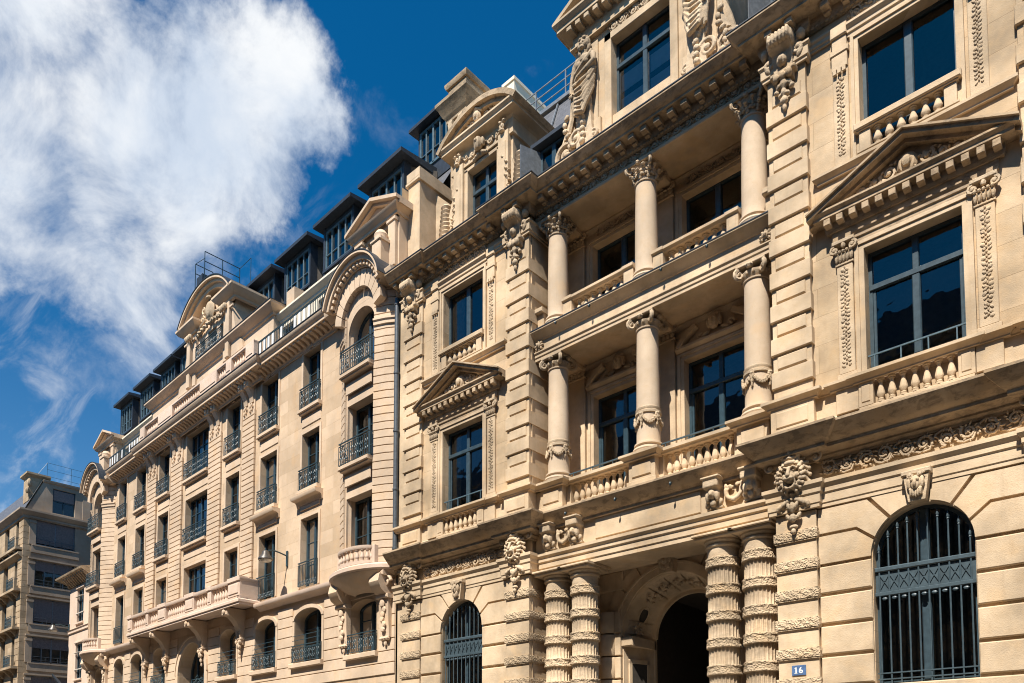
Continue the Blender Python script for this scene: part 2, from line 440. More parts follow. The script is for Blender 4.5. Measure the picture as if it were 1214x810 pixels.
def wall(mb, x0, x1, z0, z1, y, holes, depth, back=True):
    """wall sheet in the y plane with rectangular or arched holes [(x0,x1,z0,z1,rise)] and reveals of the given depth"""
    holes = sorted(holes)
    xs = sorted({x0, x1} | {h[0] for h in holes} | {h[1] for h in holes})
    zs = sorted({z0, z1} | {h[2] for h in holes} | {h[3] for h in holes})
    for i in range(len(xs) - 1):
        for j in range(len(zs) - 1):
            cx = (xs[i] + xs[i + 1]) / 2; cz = (zs[j] + zs[j + 1]) / 2
            if any(h[0] < cx < h[1] and h[2] < cz < h[3] for h in holes): continue
            mb.add([(xs[i], y, zs[j]), (xs[i + 1], y, zs[j]), (xs[i + 1], y, zs[j + 1]), (xs[i], y, zs[j + 1])], [(0, 1, 2, 3)])
    for h in holes:
        a, b, c, d = h[:4]; rise = h[4] if len(h) > 4 else 0.0
        yb = y + (h[5] if len(h) > 5 else depth)
        if rise <= 0: out = [(a, c), (b, c), (b, d), (a, d)]
        else:
            n = 16; arc = []
            cx = (a + b) / 2; hw = (b - a) / 2
            for i in range(n + 1):
                an = PI * i / n; arc.append((cx + hw * math.cos(an), d - rise + rise * math.sin(an)))
            out = [(a, c), (b, c)] + arc
            half = n // 2
            mb.add([(x, y, z) for x, z in arc[:half + 1]] + [(cx, y, d), (b, y, d)], [tuple(range(half + 1)) + (half + 2,)])
            mb.add([(x, y, z) for x, z in arc[half:]] + [(a, y, d)], [tuple(range(n - half + 2))])
        m = len(out)
        mb.add([(x, y, z) for x, z in out] + [(x, yb, z) for x, z in out], [(i, (i + 1) % m, (i + 1) % m + m, i + m) for i in range(m)])
    return mb

def arc_pts(cx, cz, rx, rz, a0, a1, n):
    return [(cx + rx * math.cos(a0 + (a1 - a0) * i / n), cz + rz * math.sin(a0 + (a1 - a0) * i / n)) for i in range(n + 1)]
def ring(mb, cx, cz, r0, r1, a0, a1, y0, y1, n=20, sq=1.0):
    """arch band between two radii"""
    for i in range(n):
        p = arc_pts(cx, cz, r0, r0 * sq, a0 + (a1 - a0) * i / n, a0 + (a1 - a0) * (i + 1) / n, 1); q = arc_pts(cx, cz, r1, r1 * sq, a0 + (a1 - a0) * i / n, a0 + (a1 - a0) * (i + 1) / n, 1)
        mb.prism([p[0], q[0], q[1], p[1]], y0, y1)
    return mb

# ------------------------------------------------------------------ street
def struct(name, mb, mat):
    o = link(name, mb, mat); o['kind'] = 'structure'; return o
g = MB(); g.add([(-900, -900, -0.02), (900, -900, -0.02), (900, 900, -0.02), (-900, 900, -0.02)], [(0, 1, 2, 3)]); struct('ground', g, 'ground')
g = MB(); g.add([(-220, -17.2, -0.012), (80, -17.2, -0.012), (80, -3.2, -0.012), (-220, -3.2, -0.012)], [(0, 1, 2, 3)]); struct('road', g, 'asphalt')
g = MB(); g.cbox(-220, 80, -3.2, 3.0, -0.1, 0.12, 0.02); struct('pavement', g, 'paving')
g = MB(); g.box(-220, 80, -20.4, -17.2, -0.1, 0.12); struct('pavement', g, 'paving')
g = MB()
for i in range(60): g.add([(-200 + i * 4.5, -10.25, -0.006), (-198 + i * 4.5, -10.25, -0.006), (-198 + i * 4.5, -10.1, -0.006), (-200 + i * 4.5, -10.1, -0.006)], [(0, 1, 2, 3)])
struct('road_marking', g, 'marking')

# ================================================================== BUILDING A : the carved stone building with the column gallery
X0 = -10.36
A = thing('stone_building', 'ornate golden stone building with a two storey column gallery above its arched entrance', 'building', (X0, 0, 0))
TI, TO = 3.53, 4.43            # tower strips, distance from the axis
PI_, PO = 8.20, 9.13           # outer strips
WC = 6.36                      # axis of the wing windows
YW, YT, YP, YL = 0.0, -0.13, -0.09, 0.14
YB = 1.40                      # back wall of the gallery
def plan(yw=YW, yt=YT, yl=YL, yp=YP, end=9.42, back=2.0):
    l = [(-end, yp + 0.0), (-PI_, yp), (-PI_, yw), (-TO, yw), (-TO, yt), (-TI, yt), (-TI, yl)]
    return l + [(-x, y) for x, y in reversed(l)] + [(end, back)]
def plan_wing(s, yw=YW, yt=YT, yp=YP, end=9.42):
    l = [(-end, yp), (-PI_, yp), (-PI_, yw), (-TO, yw), (-TO, yt), (-TI, yt), (-TI, 0.9)]
    if s < 0: return l
    return [(-x, y) for x, y in reversed(l)]

# --- core walls
mb = MB()
for s in (-1, 1):
    x0, x1 = sorted((s * TI, s * 9.42))
    wc = s * WC
    holes = [(wc - 0.895, wc + 0.895, 3.26, 6.72, 0.895), (wc - 0.885, wc + 0.885, 9.55, 12.22), (wc - 0.885, wc + 0.885, 14.2, 16.75)]
    wall(mb, x0, x1, 0, 18.0, 0.0, holes, 0.32)
    xr_ = s * (TI + 0.06); mb.add([(xr_, 0, 0), (xr_, 1.5, 0), (xr_, 1.5, 18), (xr_, 0, 18)], [(0, 1, 2, 3)])
mb.add([(9.42, 0, 0), (9.42, 12, 0), (9.42, 12, 18), (9.42, 0, 18)], [(0, 1, 2, 3)])
mb.add([(-9.42, 0, 0), (-9.42, 12, 0), (-9.42, 12, 21.5), (-9.42, 0, 21.5)], [(3, 2, 1, 0)])
mb.add([(-9.42, 12, 0), (9.42, 12, 0), (9.42, 12, 22), (-9.42, 12, 22)], [(3, 2, 1, 0)])
linkx('wall', mb, 'ashlar', A)
# gallery back walls, floors, ceilings
GW = 1.46                      # gallery window axes
mb = MB()
wall(mb, -TI - .1, TI + .1, 8.7, 17.4, YB, [(-GW - 0.92, -GW + 0.92, 9.5, 12.25), (GW - 0.92, GW + 0.92, 9.5, 12.25), (-GW - 0.92, -GW + 0.92, 14.1, 16.74), (GW - 0.92, GW + 0.92, 14.1, 16.74)], 0.3)
mb.box(-TI - .1, TI + .1, YL + 0.05, YB + .05, 8.55, 8.72); mb.box(-TI - .1, TI + .1, YL + 0.05, YB + .05, 13.22, 13.5); mb.box(-TI - .1, TI + .1, YL + 0.05, YB + .05, 13.52, 14.04); mb.box(-TI, TI, YL + 0.05, YB + 0.4, 17.26, 17.9)
link('gallery_wall', mb, 'stone', A)
# coffer ribs under the gallery ceilings
mb = MB()
for zc_ in (13.22, 17.26):
    for x in (-2.95, 0.0, 2.95): mb.box(x - 0.3, x + 0.3, YL + 0.66, YB - 0.06, zc_ - 0.13, zc_ - 0.002)
    mb.sweep([(0, 0), (0.10, 0), (0.10, -0.03), (0.05, -0.10), (0.0, -0.12)], [(-TI, YB), (TI, YB)])
    mb.v = mb.v[:-10] + [(x, y, z + zc_ - 0.004) for x, y, z in mb.v[-10:]]
linkx('ceiling_rib', mb, 'stone', A)

# --- ground floor rustication of the wings
def gf_wing(wc, xl, xr):
    mb = MB(); R = 0.895; zs = 5.825; g = 0.032; yf = -0.075
    zk = [0.25, 0.88, 1.51, 2.14, 2.72, 3.29, 3.92, 4.56, 5.19, 5.81]
    for i in range(len(zk) - 1):
        a, b = zk[i] + g, zk[i + 1] - g
        if zk[i] < 3.2: mb.cbox(xl, xr, yf, 0.0, a, b, 0.022)
        else:
            mb.cbox(xl, wc - R - 0.012, yf, 0.0, a, b, 0.022); mb.cbox(wc + R + 0.012, xr, yf, 0.0, a, b, 0.022)
    for s in (-1, 1):
        xe = xl if s < 0 else xr
        def radial(an, q): return (wc + s * q * math.cos(an), zs + q * math.sin(an))
        A1, A2 = rad(23), rad(53); d = 0.032
        def arc(a, b): return [radial(a + (b - a) * i / 6, R + 0.012) for i in range(7)]
        da = d / R
        p = [(xe, 5.81 + d)] + [(wc + s * (R + 0.012), 5.81 + d)] + arc(da * 0.6, A1 - da) + [(radial(A1, 1.26)[0] + s * 0.02, 6.45 - d), (xe, 6.45 - d)]
        mb.prism(p, yf, 0.0)
        p = [(xe, 6.45 + d), (radial(A1, 1.26)[0] + s * 0.005, 6.45 + d)] + arc(A1 + da, A2 - da) + [(radial(A2, 1.5)[0] + s * 0.05, 7.02 - d), (xe, 7.02 - d)]
        mb.prism(p, yf, 0.0)
        top = radial(A2, 1.5)
        p = arc(A2 + da, PI / 2 - 0.2) + [(wc + s * 0.215, 7.02), (top[0] - s * 0.02, 7.02)]
        mb.prism(p, yf, 0.0)
    linkx('rusticated_wall', mb, 'stone', A)
for s in (-1, 1):
    xl, xr = sorted((s * (TO + 0.0), s * PI_)); gf_wing(s * WC, xl, xr)

# --- tower strips
def rough_band(mb, x0, x1, y0, z0, z1, yb, seed, deep=0.014):
    """a vermiculated band: finely lumped front and sides"""
    rnd = random.Random(seed)
    nx = max(3, int((x1 - x0) / 0.035)); nz = 5
    H = {}
    for i in range(nx + 1):
        for j in range(nz + 1):
            e = 0.0 if (i in (0, nx) or j in (0, nz)) else (rnd.random() * deep + 0.012 * math.sin(i * 0.9 + j * 1.6))
            H[i, j] = len(H)
            mb.v.append((x0 + (x1 - x0) * i / nx, y0 - e, z0 + (z1 - z0) * j / nz))
    k = len(mb.v) - len(H)
    for i in range(nx):
        for j in range(nz): mb.f.append((k + H[i, j], k + H[i + 1, j], k + H[i + 1, j + 1], k + H[i, j + 1]))
    ny = max(2, int((yb - y0) / 0.05)) 
    for sx, x in ((1, x1), (-1, x0)):
        k = len(mb.v)
        for i in range(ny + 1):
            for j in range(nz + 1):
                e = 0.0 if (i in (0, ny) or j in (0, nz)) else rnd.random() * deep
                mb.v.append((x + sx * e, y0 + (yb - y0) * i / ny, z0 + (z1 - z0) * j / nz))
        for i in range(ny):
            for j in range(nz):
                a = k + i * (nz + 1) + j; mb.f.append((a, a + nz + 1, a + nz + 2, a + 1) if sx > 0 else (a, a + 1, a + nz + 2, a + nz + 1))
    mb.add([(x0, y0, z0), (x1, y0, z0), (x1, yb, z0), (x0, yb, z0)], [(3, 2, 1, 0)]); mb.add([(x0, y0, z1), (x1, y0, z1), (x1, yb, z1), (x0, yb, z1)], [(0, 1, 2, 3)])
def strip_gf(xa, xb, y, yb):
    mb = MB(); cb = MB()
    mb.box(xa + 0.02, xb - 0.02, y, yb, 0.3, 7.0)
    mb.cbox(xa - 0.05, xb + 0.05, y - 0.12, yb, 0, 1.1, 0.03)
    for i, z in enumerate((6.43, 5.80, 5.17, 4.55, 3.92, 3.29, 2.66, 2.03, 1.4)):
        rough_band(cb, xa - 0.015, xb + 0.015, y - 0.055, z, z + 0.20, yb + 0.001, int(xa * 100) + i)
        cb.box(xa - 0.005, xb + 0.005, y - 0.04, yb, z - 0.03, z - 0.001)
    link('tower_pier', mb, 'stone', A); link('carved_band', cb, 'vermic', A)
def strip_up(xa, xb, y, yb):
    mb = MB()
    z = 9.85
    mb.box(xa + 0.03, xb - 0.03, y + 0.03, yb, 9.5, 17.3)
    while z < 16.3:
        mb.cbox(xa, xb, y - 0.03, yb + 0.001, z, z + 0.37, 0.012)
        w = xb - xa
        mb.cbox(xa + 0.13, xb - 0.13, y - 0.005, y + 0.05, z + 0.42, z + 0.70, 0.02)
        z += 0.75
    link('quoin_pier', mb, 'stone', A)
for s in (-1, 1):
    a, b = sorted((s * TI, s * TO)); strip_gf(a, b, YT, 0.9); strip_up(a, b, YT, 0.9)
    a, b = sorted((s * PI_, s * PO)); strip_gf(a, b, YP, 0.05); strip_up(a, b, YP, 0.05)
# plain margin at both ends
mb = MB()
for s in (-1, 1):
    a, b = sorted((s * (PO + 0.001), s * 9.42)); mb.box(a, b, -0.03, 0.2, 0, 18.0)
linkx('wall_margin', mb, 'stone', A)
CORN1_X = [(0, 8.2), (.3, 8.25), (.5, 8.5), (.5, 8.6), (0, 8.7)]
mb = MB(); mb.box(9.425, 15, .02, 11.9, 0, 18.0); mb.sweep(CORN1_X, [(9.425, .02), (15, .02)]); link('wall_margin', mb, 'ashlar', A)

# --- entablature between ground and first floor
mb = MB()
for s in (-1, 1):
    mb.sweep([(0.0, 7.03), (0.09, 7.03), (0.09, 7.10), (0.11, 7.12), (0.11, 7.30), (0.14, 7.33), (0.14, 7.42), (0.20, 7.50), (0.20, 7.58), (0.0, 7.62)], plan_wing(s))
linkx('architrave', mb, 'stone', A)
mb = MB()
mb.sweep([(0.0, 7.03), (0.02, 7.03), (0.02, 7.14), (0.05, 7.16), (0.05, 7.30), (0.09, 7.33), (0.09, 7.42), (0.15, 7.48), (0.15, 7.56), (0.0, 7.60)], [(-TI, YL), (TI, YL)])
mb.box(-TI, TI, YL + 0.02, 1.45, 7.05, 7.9)
link('portal_architrave', mb, 'stone', A)
mb = MB(); mb.box(-TI, TI, YL + 0.02, 0.9, 7.9, 8.8); mb.cbox(-1.45, 1.62, YL - 0.02, YL + 0.05, 7.64, 8.18, 0.015); link('portal_frieze', mb, 'stone', A)
CORN1 = [(0.0, 8.00), (0.05, 8.00), (0.05, 8.05), (0.10, 8.10), (0.10, 8.14), (0.16, 8.17), (0.30, 8.20), (0.30, 8.27), (0.33, 8.28), (0.42, 8.37), (0.54, 8.50), (0.59, 8.57), (0.59, 8.62), (0.0, 8.74)]
mb = MB(); mb.sweep(CORN1, plan(yl=.36)); linkx('first_floor_cornice', mb, 'weathered', A)
# --- pedestal course
def pedestal_pieces():
    mb = MB()
    for s in (-1, 1):
        wc = s * WC
        base = [(0.0, 8.70), (0.10, 8.70), (0.10, 8.84), (0.06, 8.88), (0.06, 9.38), (0.0, 9.38)]
        for a, b in ((TO, WC - 1.02), (WC + 1.02, PI_)):
            a_, b_ = sorted((s * a, s * b)); mb.sweep(base, [(a_, 0), (b_, 0)])
        mb.box(wc - 1.02, wc + 1.02, -0.02, 0.05, 8.7, 8.9); mb.cbox(wc - 1.02, wc + 1.02, -0.17, 0.0, 8.70, 8.86, 0.01)
        for q in (-0.89, 0.89):
            mb.cbox(wc + q - 0.14, wc + q + 0.14, -0.15, 0.0, 8.87, 9.38, 0.01)
            mb.cbox(wc + q - 0.085, wc + q + 0.085, -0.165, -0.14, 8.95, 9.30, 0.015)
        for q in (-1.26, 1.26): mb.cbox(wc + q - 0.22, wc + q + 0.22, -0.13, 0.0, 8.87, 9.38, 0.01)
        a, b = sorted((s * TI, s * TO)); mb.cbox(a - 0.02, b + 0.02, YT - 0.07, 0.9, 8.7, 9.38, 0.01); mb.cbox(a + 0.1, b - 0.1, YT - 0.095, YT, 8.92, 9.27, 0.02)
        a, b = sorted((s * PI_, s * PO)); mb.cbox(a - 0.02, b + 0.02, YP - 0.07, 0.0, 8.7, 9.38, 0.01); mb.cbox(a + 0.1, b - 0.1, YP - 0.095, YP, 8.92, 9.27, 0.02)
    linkx('pedestal_course', mb, 'stone', A)
pedestal_pieces()
CAP = [(0.0, 9.37), (0.09, 9.37), (0.09, 9.40), (0.15, 9.46), (0.19, 9.48), (0.19, 9.54), (0.0, 9.56)]
mb = MB()
for s in (-1, 1):
    wc = s * WC
    l = [(-9.42, YP), (-PI_, YP), (-PI_, YW), (-WC - 1.50, YW), (-WC - 1.50, -0.07), (-WC - 1.03, -0.07), (-WC - 1.03, -0.10), (-WC + 1.03, -0.10), (-WC + 1.03, -0.07), (-WC + 1.50, -0.07), (-WC + 1.50, YW), (-TO, YW), (-TO, YT), (-TI, YT), (-TI, 0.6)]
    if s > 0: l = [(-x, y) for x, y in reversed(l)]
    mb.sweep(CAP, l)
linkx('pedestal_cap', mb, 'stone', A)

# --- balusters
def baluster_mesh(h, r):
    p = [(1.0, 0), (1.0, .07), (.72, .09), (.80, .13), (.62, .17), (1.0, .30), (1.02, .37), (.80, .52), (.50, .72), (.44, .80), (.52, .84), (.70, .87), (.62, .90), (.95, .93), (.95, 1.0)]
    m = MB(); m.lathe([(a * r, b * h) for a, b in p], n=10)
    return m.mesh('baluster')
BAL = {}
def balusters(parent, xs, y, z0, z1, r, mat='stone'):
    k = (round(z1 - z0, 3), r, mat)
    if k not in BAL: BAL[k] = baluster_mesh(z1 - z0, r)
    for x in xs: link('baluster', BAL[k], mat, parent, (x, y, z0))
def spread(a, b, n): return [a + (b - a) * (i + 0.5) / n for i in range(n)]
for s in (-1, 1):
    mb = MB(); mb.box(-0.75, 0.75, -0.14, -0.02, -0.02, 0.0)
    o = link('window_balustrade', mb, 'stone', A, (s * WC, 0, 8.88))
    balusters(o, spread(-0.73, 0.73, 7), -0.075, 0.0, 0.49, 0.078)
    mb = MB(); mb.cbox(-0.93, 0.93, -0.14, 0.1, 0.0, 0.05, 0.01); mb.cbox(-0.98, 0.98, -0.19, 0.12, 0.48, 0.63, 0.02); mb.cbox(-0.93, 0.93, -0.15, 0.1, 0.45, 0.48, 0.005)
    for q in (-0.78, 0.78): mb.cbox(q - 0.11, q + 0.11, -0.12, 0.06, 0.05, 0.45, 0.01)
    o = link('window_balustrade', mb, 'stone', A, (s * WC, 0, 14.2))
    balusters(o, spread(-0.66, 0.66, 6), -0.035, 0.05, 0.45, 0.085)

# --- wing first-floor windows: surround, pilasters, pediment
def carved_strip(mb, xc, y, z0, z1, w, seed=0):
    rnd = random.Random(seed); z = z0; i = 0
    while z < z1 - 0.05:
        h = 0.085
        for sx in (-1, 1): mb.blob((xc + sx * w * (.16 + .16 * rnd.random()), y, z + h * (.3 + .4 * rnd.random())), (w * (.13 + .14 * rnd.random()), 0.018, h * (.3 + .3 * rnd.random())), ay=sx * (0.6 + 0.3 * rnd.random()) * (1 if i % 2 else -1), seg=6, ring=4)
        mb.blob((xc, y - 0.006, z + h), (w * 0.11, 0.022, h * 0.35), seg=6, ring=4)
        z += h; i += 1
def capital_small(mb, xc, y, z0, z1, w):
    """pilaster capital: leaves, two volutes and an abacus"""
    h = z1 - z0
    mb.cbox(xc - w * .5, xc + w * .5, y - 0.02, y + 0.1, z0, z0 + h * .10, 0.01)
    for i in range(5):
        x = xc + (i - 2) * w * 0.2; mb.blob((x, y - 0.02, z0 + h * .33), (w * .12, .05, h * .24), seg=6, ring=4); mb.blob((x, y - 0.07, z0 + h * .5), (w * .10, .04, h * .07), seg=6, ring=4)
    for sx in (-1, 1): mb.scroll(xc + sx * w * .5, z0 + h * .66, y - 0.03, h * .17, 1.5, -sx, PI / 2, .035, 14, 5)
    mb.blob((xc, y - .06, z0 + h * .75), (w * .14, .05, h * .12), seg=6, ring=4)
    mb.cbox(xc - w * .62, xc + w * .62, y - 0.09, y + .1, z0 + h * .84, z1, .012)
for s in (-1, 1):
    wc = s * WC
    mb = MB()
    for q, w in ((-1.26, .30), (1.26, .30)):
        mb.cbox(wc + q - .20, wc + q + .20, -0.075, 0.0, 9.56, 9.72, .01)
        mb.cbox(wc + q - .16, wc + q + .16, -0.065, 0.0, 9.72, 12.05, .012)
    # architrave of the opening
    for a, b, y in ((.885, .985, -0.045), (.985, 1.06, -0.075)):
        mb.prism([(wc - b, 9.56), (wc - a, 9.56), (wc - a, 12.22 + (a - .885)), (wc + a, 12.22 + (a - .885)), (wc + a, 9.56), (wc + b, 9.56), (wc + b, 12.22 + (b - .885)), (wc - b, 12.22 + (b - .885))], y, 0.0)
    linkx('window_surround', mb, 'stone', A)
    mb = MB()
    for q in (-1.26, 1.26):
        capital_small(mb, wc + q, -0.065, 12.03, 12.55, .36); carved_strip(mb, wc + q, -0.07, 9.85, 11.95, .20, int(wc * 10 + q * 100))
    linkx('pilaster_carving', mb, 'carved', A)
    mb = MB()
    mb.sweep([(0, 12.40), (.07, 12.40), (.07, 12.47), (.10, 12.49), (.10, 12.55), (.14, 12.60), (.0, 12.62)], [(wc - 1.08, 0), (wc + 1.08, 0)])
    mb.box(wc - 1.5, wc + 1.5, -0.06, 0, 12.6, 12.84)
    mb.sweep([(0, 12.80), (.09, 12.80), (.12, 12.86), (.12, 13.0), (0.16, 13.02), (0.30, 13.04), (0.30, 13.10), (0.36, 13.16), (.36, 13.20), (0, 13.22)], [(wc - 1.50, .3), (wc - 1.50, 0), (wc + 1.50, 0), (wc + 1.50, .3)])
    n = 13
    for i in range(n):
        x = wc - 1.52 + 3.04 * i / (n - 1); mb.cbox(x - .065, x + .065, -0.30, 0, 12.885, 13.018, .008)
    # raking cornices
    for sx in (-1, 1):
        x_e, z_e = wc + sx * 1.90, 13.16; x_t, z_t = wc, 14.02
        for o0, o1, y in ((-0.17, -0.085, -0.24), (-0.085, 0.0, -0.40), (0.0, .045, -0.46)):
            mb.prism([(x_e, z_e + o0), (x_t, z_t + o0), (x_t, z_t + o1), (x_e, z_e + o1)] if sx > 0 else [(x_e, z_e + o1), (x_t, z_t + o1), (x_t, z_t + o0), (x_e, z_e + o0)], y, 0.0)
    mb.prism([(wc - 1.75, 13.10), (wc + 1.75, 13.10), (wc, 13.9)], -0.09, 0.0)
    pd = link('pediment', mb, 'weathered', A)
    mb = MB(); rnd = random.Random(5)
    mb.blob((wc, -.12, 13.50), (.20, .10, .22)); mb.blob((wc, -.2, 13.5), (.10, .08, .12))
    for sx in (-1, 1):
        for k in range(4):
            r = .15 - .026 * k; mb.scroll(wc + sx * (.34 + .27 * k), 13.46 - .055 * k, -0.10, r, 1.3, sx * (1 if k % 2 else -1), rnd.random() * 6, .042, 12, 5)
            for q in range(5): mb.blob((wc + sx * (.30 + .27 * k + (q - 2) * .08), -.11, 13.34 + .30 * rnd.random() * (1 - k * .2)), (.05, .05, .03), ay=rnd.random() * 3, seg=6, ring=4)
    link('tympanum_carving', mb, 'carved', pd)
    # plinth above the pediment
    mb = MB()
    mb.sweep([(0, 14.0), (.06, 14.0), (.06, 14.04), (.14, 14.12), (.14, 14.18), (0, 14.2)], [(wc - 1.72, .2), (wc - 1.72, 0), (wc + 1.72, 0), (wc + 1.72, .2)])
    linkx('sill_course', mb, 'stone', A)
    # second floor surround
    mb = MB()
    for a, b, y in ((.885, .965, -0.04), (.965, 1.03, -0.07)):
        mb.prism([(wc - b, 14.2), (wc - a, 14.2), (wc - a, 16.75 + (a - .885)), (wc + a, 16.75 + (a - .885)), (wc + a, 14.2), (wc + b, 14.2), (wc + b, 16.75 + (b - .885)), (wc - b, 16.75 + (b - .885))], y, 0.0)
    for q in (-1.25, 1.25):
        mb.cbox(wc + q - .16, wc + q + .16, -0.05, 0.0, 14.21, 16.3, .012)
        mb.cbox(wc + q - .19, wc + q + .19, -0.11, 0.0, 16.62, 16.75, .02); mb.cbox(wc + q - .16, wc + q + .16, -0.09, 0.0, 16.3, 16.62, .012); mb.cbox(wc + q - .17, wc + q + .17, -0.12, 0.0, 17.0, 17.26, .02)
        mb.cbox(wc + q - .15, wc + q + .15, -0.075, 0.0, 16.75, 17.0, .012)
        for k in range(3): mb.box(wc + q - .13 + .095 * k, wc + q - .06 + .095 * k, -0.115, 0, 16.2, 16.30)
    mb.sweep([(0, 16.90), (.05, 16.90), (.05, 16.96), (.08, 16.98), (.08, 17.05), (.14, 17.12), (.14, 17.17), (0, 17.2)], [(wc - 1.08, 0), (wc + 1.08, 0)])
    linkx('window_surround', mb, 'stone', A)
    mb = MB()
    for q in (-1.25, 1.25): carved_strip(mb, wc + q, -0.055, 14.4, 16.1, .18, int(wc * 7 + q * 90))
    linkx('pilaster_carving', mb, 'carved', A)

# --- string course at the head of the second floor and the carved upper frieze
mb = MB()
for s in (-1, 1):
    for a, b in ((TO, WC - 1.42), (WC + 1.42, PI_)):
        a_, b_ = sorted((s * a, s * b)); mb.sweep([(0, 17.04), (.05, 17.04), (.05, 17.09), (.08, 17.11), (.08, 17.18), (.12, 17.22), (.12, 17.26), (0, 17.28)], [(a_, 0), (b_, 0)])
    for a, b, y, t in ((TI, TO, YT, .9), (PI_, PO, YP, .02)):
        a_, b_ = sorted((s * a, s * b)); mb.sweep([(0, 16.9), (.05, 16.9), (.05, 16.96), (.08, 16.98), (.08, 17.18), (.12, 17.22), (.12, 17.26), (0, 17.28)], [(a_, t), (a_, y), (b_, y), (b_, t)])
linkx('string_course', mb, 'stone', A)

def rinceau(mb, x0, x1, z0, z1, y, seed=0, pitch=None, th=.04):
    """band of scrolling acanthus"""
    rnd = random.Random(seed); h = z1 - z0; p = pitch or h * 1.05; n = max(1, int(round((x1 - x0) / p))); p = (x1 - x0) / n
    cz_ = (z0 + z1) / 2
    for i in range(n):
        x = x0 + p * (i + .5); hand = 1 if i % 2 else -1
        rr = h * (.30 + .09 * rnd.random())
        mb.scroll(x + (rnd.random() - .5) * p * .2, cz_ + hand * h * (.02 + .08 * rnd.random()), y, rr, 1.3 + .5 * rnd.random(), hand, PI * 2 * rnd.random(), th * .8, 16, 5)
        for k in range(15):
            a = 2 * PI * k / 15 + rnd.random() * .5; q = h * (.26 + .24 * rnd.random())
            zz = max(z0 + .03, min(z1 - .03, cz_ + q * math.sin(a)))
            mb.blob((x + q * math.cos(a) * p / h * 1.1, y - .008 - .02 * rnd.random(), zz), (h * (.07 + .07 * rnd.random()), .035, h * (.03 + .03 * rnd.random())), ay=-a + rnd.random() * 1.6 - .4, seg=6, ring=4)
        for k in range(4):
            a = 2 * PI * k / 4 + rnd.random(); mb.blob((x + h * .10 * math.cos(a), y - .02, cz_ + h * .10 * math.sin(a)), (h * .06, .03, h * .035), ay=-a, seg=6, ring=4)
        mb.tube([(x - p * .5, y, cz_ - hand * h * .3), (x - p * .2, y - .02, cz_ - hand * h * .42), (x + p * .2, y - .02, cz_ - hand * h * .36), (x + p * .5, y, cz_ + hand * h * .3)], th * .6, 5)
for s in (-1, 1):
    a, b = sorted((s * TO, s * PI_))
    mb = MB(); rinceau(mb, a + .08, b - .08, 7.64, 8.03, -0.03, 3 + s, .36); link('carved_frieze', mb, 'carved', A)
    mb = MB(); mb.cbox(s * WC - 1.0, s * WC + 1.0, -.03, 0, 17.27, 17.40, .01)
    rinceau(mb, s * WC - 1.05, s * WC + 1.05, 17.22, 17.52, -0.02, 9 + s, .30, .03); link('carved_frieze', mb, 'carved', A)
mb = MB(); mb.box(-TI, TI, YL + .02, .9, 17.22, 18.0); link('gallery_frieze', mb, 'stone', A)
mb = MB(); rinceau(mb, -TI + .05, TI - .05, 17.30, 17.58, YL + .01, 21, .32, .035); link('carved_frieze', mb, 'carved', A)
mb = MB(); mb.sweep([(0, 17.20), (.03, 17.20), (.05, 17.23), (.05, 17.28), (0, 17.29)], [(-TI, YL), (TI, YL)]); link('frieze_moulding', mb, 'stone', A)

# --- crowning cornice with modillions, and the attic plinth
CORN2 = [(0.0, 17.50), (.05, 17.50), (.09, 17.54), (.12, 17.60), (.12, 17.74), (.16, 17.76), (.44, 17.77), (.44, 17.82), (.48, 17.84), (.55, 17.93), (.62, 18.00), (.62, 18.05), (0, 18.15)]
mb = MB(); mb.sweep(CORN2, plan()); 
def along(path_pts, step, off):
    out_ = []
    for (xa, ya), (xb, yb) in path_pts:
        L = math.hypot(xb - xa, yb - ya); n = max(1, int(L / step))
        for i in range(n):
            t = (i + .5) / n; out_.append((xa + (xb - xa) * t, ya + (yb - ya) * t))
    return out_
for (x, y) in along([((-9.4, YP), (-PI_, YP)), ((-PI_, 0), (-TO - .3, 0)), ((-TO, YT), (-TI, YT)), ((-TI + .3, YL), (TI - .3, YL)), ((TI, YT), (TO, YT)), ((TO + .3, 0), (PI_, 0)), ((PI_, YP), (9.4, YP))], .36, 0):
    mb.cbox(x - .085, x + .085, y - .38, y - .05, 17.63, 17.765, .012)
    mb.box(x - .06, x + .06, y - .22, y - .05, 17.58, 17.635)
link('main_cornice', mb, 'weathered', A)
mb = MB()
# fine dentils below the modillions
for (x, y) in along([((-9.4, YP), (-PI_, YP)), ((-PI_, 0), (-TO, 0)), ((-TO, YT), (-TI, YT)), ((-TI, YL), (TI, YL)), ((TI, YT), (TO, YT)), ((TO, 0), (PI_, 0)), ((PI_, YP), (9.4, YP))], .10, 0):
    mb.box(x - .032, x + .032, y - .115, y - .05, 17.515, 17.575)
mb.sweep([(.04, 17.545), (.085, 17.55), (.085, 17.57), (.04, 17.58)], plan())
link('dentil_course', mb, 'weathered', A)
mb = MB(); mb.sweep([(0.0, 18.1), (.22, 18.1), (.22, 18.14), (.16, 18.17), (.16, 18.34), (.22, 18.37), (.24, 18.44), (0, 18.46), (-.3, 18.46), (-.3, 18.1)], plan(yl=.10, back=1.2)); link('attic_plinth', mb, 'stone', A)
# carved lip along the gutter of the left and right wings
mb = MB()
for s in (-1, 1):
    n = 26
    for i in range(n):
        x = s * (WC - 1.0) + 2.0 * s * i / (n - 1); mb.blob((x, -.19, 18.25), (.055, .04, .085), ay=.5 * (1 if i % 2 else -1), seg=6, ring=4)
linkx('gutter_carving', mb, 'carved', A)
mb = MB(); mb.sweep([(.58, 18.055), (.635, 18.052), (.635, 18.078), (.2, 18.14), (.2, 18.125)], plan(end=9.40)); link('cornice_flashing', mb, 'zinc', A)

